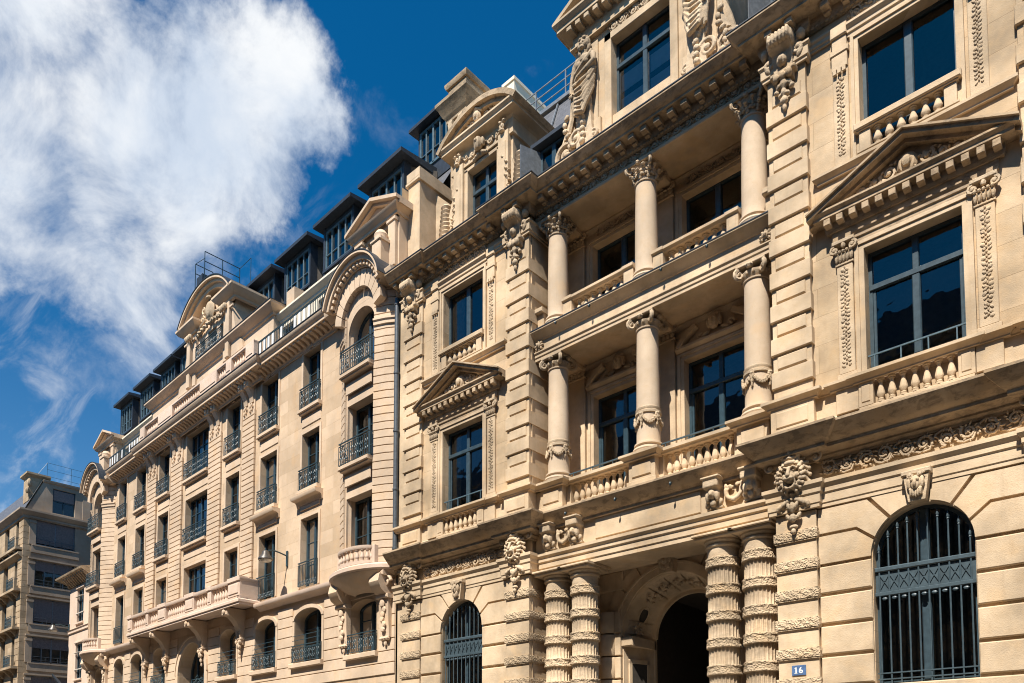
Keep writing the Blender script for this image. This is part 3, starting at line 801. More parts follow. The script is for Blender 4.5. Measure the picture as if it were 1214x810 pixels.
# --- windows -------------------------------------------------------
WIN = {}
def window(parent, x, y, z, w, h, style='two', fmat='frame', rise=0.0, curtain=None, th=0.07, room=True):
    """window frame (part) with its pane and the dim room behind as sub-parts; local origin at the sill centre, y = outer face of the frame"""
    key = (round(w, 3), round(h, 3), style, fmat, round(rise, 3), th)
    if key not in WIN:
        f = MB(); d = 0.08; hw = w / 2
        def outline(q):
            if rise <= 0: return [(-hw + q, q), (hw - q, q), (hw - q, h - q), (-hw + q, h - q)]
            return [(-hw + q, q), (hw - q, q)] + arc_pts(0, h - rise, hw - q, rise - q, 0, PI, 14)
        o, i_ = outline(0), outline(th); n = len(o)
        for k in range(n):
            k2 = (k + 1) % n
            f.add([(o[k][0], 0, o[k][1]), (o[k2][0], 0, o[k2][1]), (i_[k2][0], 0, i_[k2][1]), (i_[k][0], 0, i_[k][1]), (i_[k][0], d, i_[k][1]), (i_[k2][0], d, i_[k2][1]), (o[k][0], d, o[k][1]), (o[k2][0], d, o[k2][1])], [(0, 1, 2, 3), (3, 2, 5, 4), (1, 0, 6, 7)])
        top = h - th * .6 - (0 if rise <= 0 else 0.02)
        if style == 'transom':
            zt = h * .715; f.cbox(-hw + .02, hw - .02, -.03, d, zt - .06, zt + .06, .012); f.cbox(-.075, .075, -.02, d, th * .5, zt - .05, .02); f.cbox(-.06, .06, -.005, d, zt + .05, top, .012)
            for q in (-hw + th + .03, hw - th - .03): f.cbox(q - .03, q + .03, .012, d - .01, th, zt - .06, .01)
        elif style == 'two':
            f.cbox(-.085, .085, -.02, d, th * .5, top, .02)
        elif style == 'dormer':
            zt = h * .68; f.cbox(-hw + .02, hw - .02, -.03, d, zt - .06, zt + .06, .012); f.cbox(-.07, .07, -.02, d, th * .5, top, .02)
        elif style == 'french':
            f.cbox(-.055, .055, -.02, d, th * .5, top, .015)
            for q in (.34, .66, ): f.cbox(-hw + th * .8, hw - th * .8, .015, d - .02, h * q - .016, h * q + .016, .004)
        elif style == 'multi':
            n_ = 4
            for k in range(1, n_): f.cbox(-hw + w * k / n_ - .045, -hw + w * k / n_ + .045, -.01, d, th * .5, top, .01)
            f.cbox(-hw + .02, hw - .02, .012, d - .012, h * .68 - .02, h * .68 + .02, .004)
        elif style == 'zinc':
            n_ = 4
            for k in range(1, n_): f.cbox(-hw + w * k / n_ - (.045 if k == 2 else .025), -hw + w * k / n_ + (.045 if k == 2 else .025), -.02, d, th * .5, top, .008)
            f.cbox(-hw + .02, hw - .02, .0, d - .012, h * .36 - .018, h * .36 + .018, .004)
        p = MB(); q = outline(th * .5); p.add([(a, .045, b) for a, b in q], [tuple(range(len(q)))])
        r = MB(); D = 1.3
        a0, a1 = -hw - .05, hw + .05
        r.add([(a0, .11, -.05), (a1, .11, -.05), (a1, .11, h + .05), (a0, .11, h + .05), (a0 - .4, D, -.4), (a1 + .4, D, -.4), (a1 + .4, D, h + .3), (a0 - .4, D, h + .3)],
              [(0, 1, 5, 4), (1, 2, 6, 5), (2, 3, 7, 6), (3, 0, 4, 7), (4, 5, 6, 7)])
        WIN[key] = (f.mesh('window'), p.mesh('pane'), r.mesh('room'))
    f, p, r = WIN[key]
    o = link('window', f, fmat, parent, (x, y, z))
    link('pane', p, 'glass', o)
    if room: link('room', r, 'room', o)
    if curtain:
        c = MB(); a, b = curtain; n = 18
        pts = []
        for i in range(n + 1):
            xx = -w / 2 + .04 + (w - .08) * (a + (b - a) * i / n); pts += [(xx, .16 + .025 * math.sin(i * 2.1), .05), (xx, .16 + .025 * math.sin(i * 2.1 + .3), h - .06)]
        c.add(pts, [(2 * i, 2 * i + 2, 2 * i + 3, 2 * i + 1) for i in range(n)])
        link('curtain', c, 'curtain', o)
    return o
def guard_rail(o, w, z, y, mat='grille'):
    m = MB(); m.box(-w / 2, w / 2, y - .015, y + .015, z - .015, z + .015)
    for k in range(4): xx = -w / 2 + w * (k + .25) / 3.6; m.box(xx - .012, xx + .012, y - .012, y + .012, 0.0, z)
    link('guard_rail', m, mat, o)
for s in (-1, 1):
    o = window(A, s * WC, .22, 9.55, 1.77, 2.67, 'transom', curtain=(0.03, .22) if s < 0 else None); guard_rail(o, 1.77, .42, -.16, 'dframe')
    window(A, s * WC, .22, 14.22, 1.77, 2.53, 'two', curtain=(0.04, .3) if s < 0 else None)
    o = window(A, s * WC, .22, 3.26, 1.79, 3.46, 'two', rise=.895)
    # wrought grille before the ground-floor window
    m = MB(); y = -.15
    def hgt(x): return 3.30 + 2.52 + math.sqrt(max(0, .86 ** 2 - x * x)) - .10
    for k in range(10):
        x = -.80 + 1.6 * k / 9; zt = hgt(x) - 3.26 - .12
        m.tube([(x, y, .02), (x, y, zt)], .017, 6); m.lathe([(.0, .16), (.012, .12), (.032, .04), (.02, .01), (.028, -.01), (.017, -.03)], (x, y, zt), 6)
    for z in (.10, .22): m.box(-.87, .87, y - .02, y + .02, z - .012, z + .012)
    link('grille', m, 'grille', o)
    m = MB(); m.cbox(-.885, .885, y + .02, y + .12, 1.84, 2.24, .01); m.cbox(-.885, .885, y - .03, y + .12, 2.24, 2.34, .02); m.cbox(-.885, .885, y - .02, y + .10, 1.76, 1.84, .01)
    for k in range(9):
        x = -.71 + 1.42 * k / 8; m.tube([(x - .085, y + .01, 1.9), (x + .085, y + .01, 2.19)], .013, 5); m.tube([(x + .085, y + .01, 1.9), (x - .085, y + .01, 2.19)], .013, 5)
        m.blob((x, y - .0, 1.70), (.055, .03, .035), seg=8, ring=4)
    link('grille_band', m, 'grille', o)
for s in (-1, 1):
    o = window(A, s * GW, YB + .2, 9.5, 1.84, 2.75, 'transom', 'bframe')  # darker frame paint than the wings: the gallery's shade put into the colour
    window(A, s * GW, YB + .2, 14.1, 1.84, 2.64, 'two', 'bframe')

# keystones with small masks
def keystone_mesh():
    m = MB()
    m.prism([(-.15, 0.0), (.15, 0.0), (.235, .58), (-.235, .58)], -.22, 0.0)
    m.cbox(-.26, .26, -.26, 0, .50, .60, .02)
    m.prism_x([(0, .05), (-.26, .10), (-.30, .20), (-.24, .36), (-.27, .48), (0, .5)], -.11, .11)
    m.blob((0, -.28, .33), (.10, .08, .14)); m.blob((0, -.35, .30), (.03, .05, .06))
    for q in (-1, 1): m.blob((q * .05, -.34, .37), (.03, .03, .03)); m.blob((q * .11, -.26, .34), (.05, .06, .12)); m.scroll(q * .09, .48, -.27, .06, 1.2, q, 0, .03, 10, 5)
    for k in range(5): m.blob((-.08 + .04 * k, -.27, .16 - .02 * (2 - abs(k - 2))), (.025, .05, .08))
    return m
ks = keystone_mesh().mesh('keystone')
for s in (-1, 1): link('keystone', ks, 'carved', A, (s * WC, -.03, 6.70))

# --- lion masks on the towers
def lion():
    m = MB()
    m.blob((0, -.14, .12), (.17, .20, .24)); m.blob((0, -.29, -.02), (.105, .12, .12)); m.blob((0, -.395, .02), (.052, .045, .04)); m.tube([(0, -.30, .22), (0, -.36, .12), (0, -.40, .03)], lambda t: .035 + .01 * t, 7)
    for q in (-1, 1):
        m.tube([(q * .03, -.325, .19), (q * .09, -.335, .215), (q * .155, -.28, .17)], .028, 6); m.blob((q * .085, -.292, .145), (.035, .03, .022)); m.blob((q * .065, -.37, -.045), (.06, .05, .042)); m.blob((q * .13, -.23, .04), (.05, .07, .08))
        m.blob((q * .16, -.16, .30), (.05, .05, .06))
        m.tube([(q * .10, -.33, -.05), (q * .115, -.30, -.13), (q * .07, -.31, -.22), (0, -.34, -.25)], .03, 6)
    m.blob((0, -.30, .30), (.11, .08, .06))
    rnd = random.Random(11)
    for k in range(20):                       # mane: curling locks swept away from the face
        a = -PI / 2 + 2 * PI * (k + .5) / 20
        c, s_ = math.cos(a), math.sin(a)
        for r0, r1, yy, t0 in ((.17, .30, -.20, .036), (.24, .37, -.10, .042)):
            a2 = a + .22 * (1 if c > 0 else -1) * (1 if r0 < .2 else -1)
            m.tube([(r0 * c, yy, .05 + r0 * s_ * 1.25), ((r0 + r1) / 2 * math.cos((a + a2) / 2), yy - .07, .05 + (r0 + r1) / 2 * math.sin((a + a2) / 2) * 1.25), (r1 * math.cos(a2), yy - .02, .05 + r1 * math.sin(a2) * 1.22)], lambda t: t0 * (.75 + .5 * math.sin(PI * t)), 6)
            m.blob((r1 * math.cos(a2), yy - .03, .05 + r1 * math.sin(a2) * 1.22), (t0 * 1.15, t0, t0 * 1.15), seg=6, ring=4)
    for q in (-1, 1):                         # crown of leaves and side volutes
        for k in range(2): m.blob((q * (.07 + .10 * k), -.22, .52 - .03 * k), (.055, .08, .09), ay=q * .4 * k)
        m.scroll(q * .50, .36, -.10, .11, 1.3, -q, PI / 2, .035, 16, 6)
    m.blob((0, -.26, .55), (.055, .08, .11)); m.tube([(-.19, -.2, .43), (0, -.31, .41), (.19, -.2, .43)], .032, 6)
    # drop of foliage below
    m.blob((0, -.09, -.42), (.30, .07, .10))
    for q in (-1, 1):
        for k in range(3): m.blob((q * (.10 + .10 * k), -.13, -.47 - .05 * k), (.10, .08, .055), ay=q * (.5 + .3 * k)); 
        m.scroll(q * .24, -.56, -.08, .10, 1.2, q, -PI / 2, .04, 12, 5); m.blob((q * .07, -.17, -.60), (.05, .07, .10), ay=q * .4); m.blob((q * .11, -.12, -.80), (.05, .06, .09), ay=q * .5)
    m.blob((0, -.18, -.62), (.06, .09, .13)); m.blob((0, -.16, -.84), (.075, .08, .10)); m.blob((0, -.12, -1.02), (.10, .07, .05)); m.blob((0, -.13, -1.12), (.055, .06, .07))
    return fuse(m, 'lion_mask', .0115, 0)
lm = lion()
for x, y in ((-3.98, YT), (3.98, YT), (-8.66, YP), (8.66, YP)): link('lion_mask', lm, 'carved', A, (x, y + .02, 7.72))

# --- scrolled consoles under the crowning cornice
def console():
    m = MB()
    m.prism_x([(0, 1.0), (-.36, 1.0), (-.40, .86), (-.33, .70), (-.20, .62), (-.13, .40), (-.16, .20), (-.10, .05), (0, .0)], -.21, .21)
    for k in range(6): m.blob((-.20 + .08 * k, -.36, .86), (.055, .11, .15), seg=7, ring=5)
    for q in (-1, 1):
        m.blob((q * .24, -.22, .84), (.05, .17, .17)); m.scroll(q * .33, .62, -.07, .15, 1.4, q, PI / 2, .05, 14, 6); m.blob((q * .40, -.12, .84), (.10, .12, .12)); m.blob((q * .36, -.08, .50), (.07, .06, .12), ay=q * .5)
    m.blob((0, -.20, .45), (.12, .08, .14)); m.blob((0, -.26, .43), (.05, .06, .08))
    m.cbox(-.28, .28, -.2, 0, .16, .25, .02)
    for q in (-1, 0, 1): m.blob((q * .14, -.18, .10), (.075, .08, .10))
    for q in (-1, 1):
        m.blob((q * .11, -.1, -.06), (.09, .07, .06), ay=q * .7); m.blob((q * .17, -.09, -.16), (.07, .06, .05), ay=-q * .5); m.blob((q * .08, -.1, -.28), (.06, .06, .05), ay=q * .8)
    m.blob((0, -.13, -.05), (.08, .08, .13)); m.blob((0, -.12, -.24), (.065, .07, .10)); m.blob((0, -.11, -.42), (.10, .07, .09)); m.blob((0, -.09, -.56), (.05, .05, .10))
    return fuse(m, 'console', .015, 0)
cm = console()
for x, y in ((-3.98, YT), (3.98, YT), (-8.66, YP), (8.66, YP)): link('console', cm, 'carved', A, (x, y + .01, 16.62))

# --- gallery: entablature between the storeys
mb = MB()
mb.sweep([(-.06, 13.2), (0, 13.2), (0, 13.28), (.025, 13.30), (.025, 13.37), (.06, 13.41), (.06, 13.44), (.0, 13.46), (.0, 13.74), (.03, 13.75), (.05, 13.79), (.14, 13.86), (.22, 13.95), (.22, 13.985), (-.06, 14.03)], [(-TI, YL), (TI, YL)])
mb.box(-TI, TI, YL + .05, .85, 13.205, 13.24)
link('gallery_entablature', mb, 'stone', A)
mb = MB(); mb.sweep([(.18, 13.99), (.235, 13.985), (.235, 14.008), (-.04, 14.05), (-.04, 14.035)], [(-TI, YL), (TI, YL)]); link('gallery_flashing', mb, 'zinc', A)
m = MB(); m.lathe([(.0, 0), (.0, 0)], n=6); 
rm = MB()
for k in range(8): a = 2 * PI * k / 8; rm.blob((.11 * math.cos(a), -.03, .11 * math.sin(a)), (.06, .05, .04), ay=-a, seg=6, ring=4)
rm.blob((0, -.06, 0), (.08, .07, .09)); rm.blob((0, -.11, 0), (.04, .04, .05))
rmm = rm.mesh('rosette')
for x in (-3.36, 3.36): link('rosette', rmm, 'carved', A, (x, YL, 13.60))

m = MB(); m.box(-.012, .012, -.02, .10, -.01, .01); m.blob((0, -.03, -.03), (.03, .04, .05), seg=8, ring=5)
hk = m.mesh('spotlight')
for x in (-2.6, -1.45, .75, 2.0): link('spotlight', hk, 'iron', A, (x, YL - .20, 13.93))
for x in (-2.2, -.6, 1.0): link('spotlight', hk, 'iron', A, (x, -.16, 8.44))
# --- gallery columns
CX = (-2.95, 0.0, 2.95); CY = 0.47
def shaft(z0, z1, r0, r1):
    p = [(r0 * 1.30, z0), (r0 * 1.30, z0 + .07), (r0 * 1.36, z0 + .10), (r0 * 1.30, z0 + .15), (r0 * 1.12, z0 + .17), (r0 * 1.10, z0 + .20), (r0 * 1.22, z0 + .23), (r0 * 1.20, z0 + .27), (r0 * 1.06, z0 + .285), (r0, z0 + .34)]
    n = 10
    for i in range(1, n + 1):
        t = i / n; p.append((r0 + (r1 - r0) * (t ** 1.8), z0 + .34 + (z1 - .06 - z0 - .34) * t))
    return p + [(r1 * 1.10, z1 - .05), (r1 * 1.12, z1 - .02), (r1, z1)]
def ionic(m, r, z):
    m.lathe([(r * 1.0, z), (r * 1.25, z + .10), (r * 1.28, z + .15)], (0, 0, 0), 20)
    for k in range(14): a = 2 * PI * k / 14; m.blob((r * 1.22 * math.cos(a), r * 1.22 * math.sin(a), z + .11), (.04, .04, .05), seg=6, ring=4)
    m.cbox(-r * 1.30, r * 1.30, -r * 1.30, r * 1.30, z + .27, z + .34, .02)
    for sx in (-1, 1):
        for sy in (-1, 1):
            d = Vector((sx, sy, 0)).normalized()
            pts = []
            for i in range(16):
                t = i / 15; a = PI / 2 - 2 * PI * 1.3 * t; q = .13 * (1 - .8 * t); pts.append((d.x * (r * 1.45 + q * math.cos(a)), d.y * (r * 1.45 + q * math.cos(a)), z + .14 + q * math.sin(a)))
            m.tube(pts, lambda t: .055 - .02 * t, 6)
    for k in range(4):
        a = PI / 2 * k; m.blob((r * 1.3 * math.cos(a), r * 1.3 * math.sin(a), z + .24), (.09, .09, .07), seg=7, ring=4)
    return m
def corinth(m, r, z, h):
    m.lathe([(r, z), (r * 1.02, z + h * .3), (r * 1.12, z + h * .6), (r * 1.35, z + h * .85)], (0, 0, 0), 20)
    for row, (n, z0, hh, off) in enumerate(((8, 0, .48, 0), (8, .18, .52, .5))):
        for k in range(n):
            a = 2 * PI * (k + off) / n; c, s_ = math.cos(a), math.sin(a)
            for t, rr, w in ((.25, 1.10, .085), (.55, 1.18, .085), (.85, 1.34, .07)): m.blob((r * rr * c, r * rr * s_, z + h * (z0 + hh * t)), (.05, .05, h * .12), seg=6, ring=4)
            m.blob((r * 1.50 * c, r * 1.50 * s_, z + h * (z0 + hh * .92)), (.055, .055, .035), seg=6, ring=4)
            for q in (-1, 1): m.blob((r * 1.2 * math.cos(a + q * .22), r * 1.2 * math.sin(a + q * .22), z + h * (z0 + hh * .6)), (.035, .035, h * .09), seg=6, ring=4)
    for sx in (-1, 1):
        for sy in (-1, 1):
            d = Vector((sx, sy, 0)).normalized(); pts = []
            for i in range(14):
                t = i / 13; a = PI / 2 - 2 * PI * 1.2 * t; q = .11 * (1 - .8 * t); pts.append((d.x * (r * 1.62 + q * math.cos(a)), d.y * (r * 1.62 + q * math.cos(a)), z + h * .74 + q * math.sin(a)))
            m.tube(pts, lambda t: .045 - .015 * t, 6)
    e = r * 1.42
    m.prism([(-e, z + h * .90), (e, z + h * .90), (e * 1.04, z + h), (-e * 1.04, z + h)], -e, e)
    for k in range(4): a = PI / 2 * k; m.blob((e * math.cos(a), e * math.sin(a), z + h * .90), (.07, .07, .06), seg=7, ring=4)
    return m
sm1 = MB().lathe(shaft(9.56, 12.87, .305, .275), n=32).mesh('gallery_column')
sm2 = MB().lathe(shaft(14.09, 16.80, .300, .265), n=32).mesh('gallery_column')
cap1 = ionic(MB(), .275, 12.86).mesh('capital'); cap2 = corinth(MB(), .265, 16.79, .45).mesh('capital')
gar = MB(); gar.lathe([(.30, 10.58), (.335, 10.60), (.335, 10.66), (.31, 10.68), (.325, 10.72), (.325, 10.75), (.30, 10.77)], n=28)
for k in range(5):
    a = -PI / 2 + 2 * PI * k / 5; b = a + 2 * PI / 5
    for i in range(9):
        t = (i + .5) / 9; an = a + (b - a) * t; z = 10.56 - .22 * math.sin(PI * t); q = .335
        gar.blob((q * math.cos(an), q * math.sin(an), z), (.045, .045, .05), seg=6, ring=4); gar.blob((q * 1.06 * math.cos(an + .05), q * 1.06 * math.sin(an + .05), z - .03), (.03, .03, .035), seg=6, ring=4)
    for j in range(4): gar.blob((.335 * math.cos(a), .335 * math.sin(a), 10.56 - .085 * j), (.06 - .01 * j, .06 - .01 * j, .06), seg=6, ring=4)
garm = gar.mesh('garland')
for x in CX:
    c = link('gallery_column', sm1, 'shaft', A, (x, CY, 0)); link('capital', cap1, 'carved', c); link('garland', garm, 'carved', c)
    m = MB(); m.cbox(-.43, .43, -.43, .43, 9.50, 9.565, .01); c2 = link('plinth', m, 'stone', c)
    c = link('gallery_column', sm2, 'shaft', A, (x, CY, 0)); link('capital', cap2, 'carved', c)
    # pedestal of the first floor column and its cap
    m = MB(); m.cbox(x - .43, x + .43, YL - .06, .95, 8.70, 8.86, .01); m.cbox(x - .39, x + .39, YL - .02, .91, 8.86, 9.38, .012); m.cbox(x - .28, x + .28, YL - .05, .5, 8.95, 9.28, .02)
    m.sweep(CAP, [(x - .39, .91), (x - .39, YL - .02), (x + .39, YL - .02), (x + .39, .91)])
    link('pedestal', m, 'stone', A)
# responds on the back wall
for x in CX:
    for z0, z1 in ((8.7, 12.9), (14.05, 16.85)):
        m = MB(); m.cbox(x - .29, x + .29, YB - .10, YB, z0, z1, .012); m.cbox(x - .33, x + .33, YB - .14, YB, z1 - .02, z1 + .03, .01); link('pilaster', m, 'stone', A)
        m = MB(); capital_small(m, x, YB - .10, z1, z1 + .34, .62); link('pilaster_capital', m, 'carved', A)
# gallery window surrounds with curved pediments and heads
for gx in (-GW, GW):
    m = MB()
    for z0, z1 in ((9.5, 12.25), (14.1, 16.74)):
        for a, b, y in ((.92, 1.02, -.05), (1.02, 1.10, -.08)):
            m.prism([(gx - b, z0), (gx - a, z0), (gx - a, z1 + a - .92), (gx + a, z1 + a - .92), (gx + a, z0), (gx + b, z0), (gx + b, z1 + b - .92), (gx - b, z1 + b - .92)], YB + y, YB)
    linkx('window_surround', m, 'stone', A)
    m = MB(); m.sweep([(0, 12.45), (.08, 12.45), (.16, 12.52), (.16, 12.58), (0, 12.6)], [(gx - 1.12, YB), (gx + 1.12, YB)])
    ring(m, gx, 11.85, 1.18, 1.30, rad(34), rad(66), YB - .2, YB, 6); ring(m, gx, 11.85, 1.18, 1.30, rad(114), rad(146), YB - .2, YB, 6)
    link('curved_pediment', m, 'stone', A)
    m = MB(); m.blob((gx, YB - .16, 12.88), (.15, .14, .19)); m.blob((gx, YB - .30, 12.86), (.04, .05, .06))
    for q in (-1, 1):
        m.blob((gx + q * .15, YB - .12, 12.90), (.07, .1, .14)); m.blob((gx + q * .06, YB - .27, 12.92), (.04, .03, .03)); m.scroll(gx + q * .42, 12.72, YB - .05, .12, 1.3, q, 0, .04, 12, 5); m.blob((gx + q * .28, YB - .08, 12.68), (.14, .06, .06), ay=q * .4)
    m.blob((gx, YB - .12, 13.06), (.2, .1, .06)); link('carved_head', m, 'carved', A)
    m = MB(); rinceau(m, gx - .8, gx + .8, 16.95, 17.2, YB - .02, 5, .4); link('carved_overdoor', m, 'carved', A)
    # balustrades
    xa, xb = (-2.56, -.39) if gx < 0 else (.39, 2.56)
    L = xb - xa
    m = MB(); m.cbox(-L / 2, L / 2, -.10, .25, 0, .10, .01); m.sweep([(0, .66), (.13, .66), (.15, .70), (.19, .72), (.19, .80), (-.16, .82), (-.16, .66)], [(-L / 2, 0), (L / 2, 0)])
    for q in (-1, 1): m.cbox(q * (L / 2 - .07) - .07, q * (L / 2 - .07) + .07, -.07, .22, .1, .66, .01)
    o = link('balustrade', m, 'stone', A, (gx, .38, 8.74)); balusters(o, spread(-L / 2 + .16, L / 2 - .16, 9), .05, .10, .66, .085)
    rl = MB(); rl.box(-L / 2 - .05, L / 2 + .05, .10, .14, 1.02, 1.055)
    for k in range(4): rl.box(-L / 2 + .1 + k * (L - .2) / 3 - .012, -L / 2 + .1 + k * (L - .2) / 3 + .012, .108, .132, .8, 1.03)
    link('guard_rail', rl, 'grille', o)
    L2 = L + .16
    m = MB(); m.cbox(-L2 / 2, L2 / 2, -.12, .25, 0, .12, .01); m.sweep([(0, .56), (.10, .56), (.12, .59), (.16, .61), (.16, .68), (-.16, .70), (-.16, .56)], [(-L2 / 2, 0), (L2 / 2, 0)])
    for q in (-1, 1):
        cq = q * (L2 / 2 - .15); m.cbox(cq - .15, cq + .15, -.13, .22, .12, .56, .012); m.sweep([(0, .565), (.12, .565), (.15, .60), (.18, .61), (.18, .69), (-.1, .71)], [(cq - .17, 0), (cq + .17, 0)]); m.cbox(cq - .09, cq + .09, -.145, 0, .2, .48, .012)
    o = link('balustrade', m, 'stone', A, (gx, .40, 14.05)); balusters(o, spread(-L2 / 2 + .34, L2 / 2 - .34, 7), .05, .12, .56, .092)
    rl = MB(); rl.box(-L2 / 2, L2 / 2, .08, .12, .80, .83)
    for k in range(4): rl.box(-L2 / 2 + .1 + k * (L2 - .2) / 3 - .012, -L2 / 2 + .1 + k * (L2 - .2) / 3 + .012, .088, .112, .7, .81)
    link('guard_rail', rl, 'grille', o)
# half pedestals against the towers
for s in (-1, 1):
    a, b = sorted((s * 3.36, s * TI)); m = MB(); m.cbox(a, b, YL + .02, .7, 8.7, 9.38, .01); m.sweep(CAP, [(a, YL + .02), (b, YL + .02)]); link('half_pedestal', m, 'stone', A)
    a, b = sorted((s * 3.30, s * TI)); m = MB(); m.cbox(a, b, YL + .10, .7, 14.05, 14.62, .01); m.cbox(a - .03, b + .03, YL - .02, .72, 14.62, 14.76, .02); link('half_pedestal', m, 'stone', A)

# --- ground floor banded columns of the portal
def banded():
    p = [(.47, 1.1), (.47, 1.2), (.50, 1.26), (.46, 1.34), (.42, 1.40)]
    z = 1.42; k = 0
    while z < 6.3:
        p += [(.375, z), (.37, z + .36)] ; z += .63
    return p
def banded_column(x):
    m = MB(); z = 1.40
    tops = []
    for i in range(8):
        zb = 1.45 + .63 * i
        m.lathe([(.355, zb), (.355, zb + .02), (.355, zb + .40), (.355, zb + .42)], n=96, flute=(24, .085, zb + .01, zb + .41))
    m.lathe([(.46, 1.0), (.46, 1.12), (.49, 1.20), (.46, 1.28), (.40, 1.30), (.39, 1.40), (.35, 1.46)], n=32)
    m.lathe([(.355, 6.45), (.36, 6.72), (.40, 6.75), (.40, 6.79), (.37, 6.81), (.43, 6.87), (.43, 6.91)], n=32)
    m.lathe([(.355, 6.45), (.355, 6.46), (.355, 6.71), (.355, 6.72)], n=96, flute=(24, .085, 6.455, 6.715))
    m.cbox(-.52, .52, -.52, .52, 0, 1.02, .02)
    c = link('portal_column', m, 'carved', A, (x, .42, 0))
    m = MB(); m.cbox(-.47, .47, -.50, .47, 6.91, 6.98, .015); m.cbox(-.52, .52, -.56, .5, 6.98, 7.04, .015); link('abacus', m, 'stone', c)
    b = MB(); rnd = random.Random(int(x * 100) + 5)
    for i in range(8):
        zb = 1.87 + .63 * i; n = 72; prof = [(.35, -.02), (.39, -.015), (.405, .0), (.405, .03), (.392, .045), (.392, .10), (.392, .16), (.405, .175), (.405, .205), (.39, .22), (.35, .23)]
        k = len(b.v)
        for r, z in prof:
            for q in range(n):
                a = 2 * PI * q / n; e = (rnd.random() * .006 + .010 * math.sin(q * 0.75 + z * 30)) if .04 < z < .17 else 0
                b.v.append(((r + e) * math.cos(a), (r + e) * math.sin(a), zb + z))
        for j in range(len(prof) - 1):
            for q in range(n): b.f.append((k + j * n + q, k + j * n + (q + 1) % n, k + (j + 1) * n + (q + 1) % n, k + (j + 1) * n + q))
    linkx('carved_ring', b, 'vermic', c)
for x in (-2.93, -2.02, 2.02, 2.93): banded_column(x)

# consoles and wreaths in the portal frieze
def frieze_console():
    m = MB(); m.cbox(-.19, .19, -.34, .1, .40, .60, .02); m.cbox(-.23, .23, -.38, .1, .60, .66, .015)
    m.prism_x([(.1, 0), (-.10, 0), (-.14, .08), (-.13, .2), (-.22, .32), (-.30, .40), (.1, .40)], -.15, .15)
    m.blob((0, -.24, .26), (.10, .08, .12)); m.blob((0, -.31, .24), (.04, .04, .05))
    for q in (-1, 1): m.blob((q * .12, -.2, .22), (.06, .08, .14)); m.blob((q * .16, -.12, .08), (.06, .06, .09), ay=q * .4); m.blob((q * .04, -.30, .29), (.025, .02, .02))
    m.blob((0, -.18, .06), (.08, .07, .09)); m.cbox(-.2, .2, -.12, .1, -.06, 0.0, .01)
    return fuse(m, 'frieze_console', .018, 1)
fc = frieze_console()
wr = MB()
for k in range(16):
    a = PI * .95 + PI * 1.1 * k / 15; wr.blob((.19 * math.cos(a), -.06, .10 + .20 * math.sin(a)), (.06, .07, .05), ay=-a, seg=7, ring=5)
for q in (-1, 1):
    wr.blob((q * .2, -.05, .22), (.05, .05, .09)); wr.scroll(q * .09, .22, -.03, .07, 1.2, q, 0, .03, 10, 5)
wr.blob((0, -.06, -.12), (.06, .08, .06))
wrm = fuse(wr, 'wreath', .018, 1)
for x in (-2.95, -2.03, 2.03, 2.95): link('frieze_console', fc, 'carved', A, (x, YL, 7.66))
for x in (-2.49, 2.49): link('wreath', wrm, 'carved', A, (x, YL, 7.85))

# --- portal wall
mb = MB(); PY = 1.5; PR = 1.52; PZ = 5.25; PX = 0.0
wall(mb, -TI - .1, TI + .1, 0, 7.1, PY, [(-PR, PR, 0, PZ + PR, PR)], 0.02)
n = 28
for k in range(n):                                   # splayed arch
    a, b = PI * k / n, PI * (k + 1) / n
    mb.add([(PR * math.cos(a), PY + .02, PZ + PR * math.sin(a)), (PR * math.cos(b), PY + .02, PZ + PR * math.sin(b)), (1.22 * math.cos(b), 2.6, PZ + 1.22 * math.sin(b)), (1.22 * math.cos(a), 2.6, PZ + 1.22 * math.sin(a))], [(0, 1, 2, 3)])
for s in (-1, 1): mb.add([(s * PR, PY + .02, 0), (s * PR, PY + .02, PZ), (s * 1.22, 2.6, PZ), (s * 1.22, 2.6, 0)], [(0, 1, 2, 3)])
link('portal_wall', mb, 'stone', A)
mb = MB(); ring(mb, 0, PZ, PR + .01, PR + .20, 0, PI, PY - .07, PY, 28); ring(mb, 0, PZ, PR + .20, PR + .26, 0, PI, PY - .11, PY, 28); link('portal_archivolt', mb, 'stone', A)
mb = MB()
for s in (-1, 1):
    a, b = sorted((s * 1.2, s * 1.34)); mb.cbox(a, b, 2.58, 2.7, 0, PZ, .02)
    a, b = sorted((s * 1.20, s * 1.60)); mb.cbox(a, b, 1.44, 2.66, PZ - .30, PZ - .05, .02)
ring(mb, 0, PZ, 1.14, 1.26, 0, PI, 2.56, 2.66, 24)
linkx('inner_arch', mb, 'stone', A)
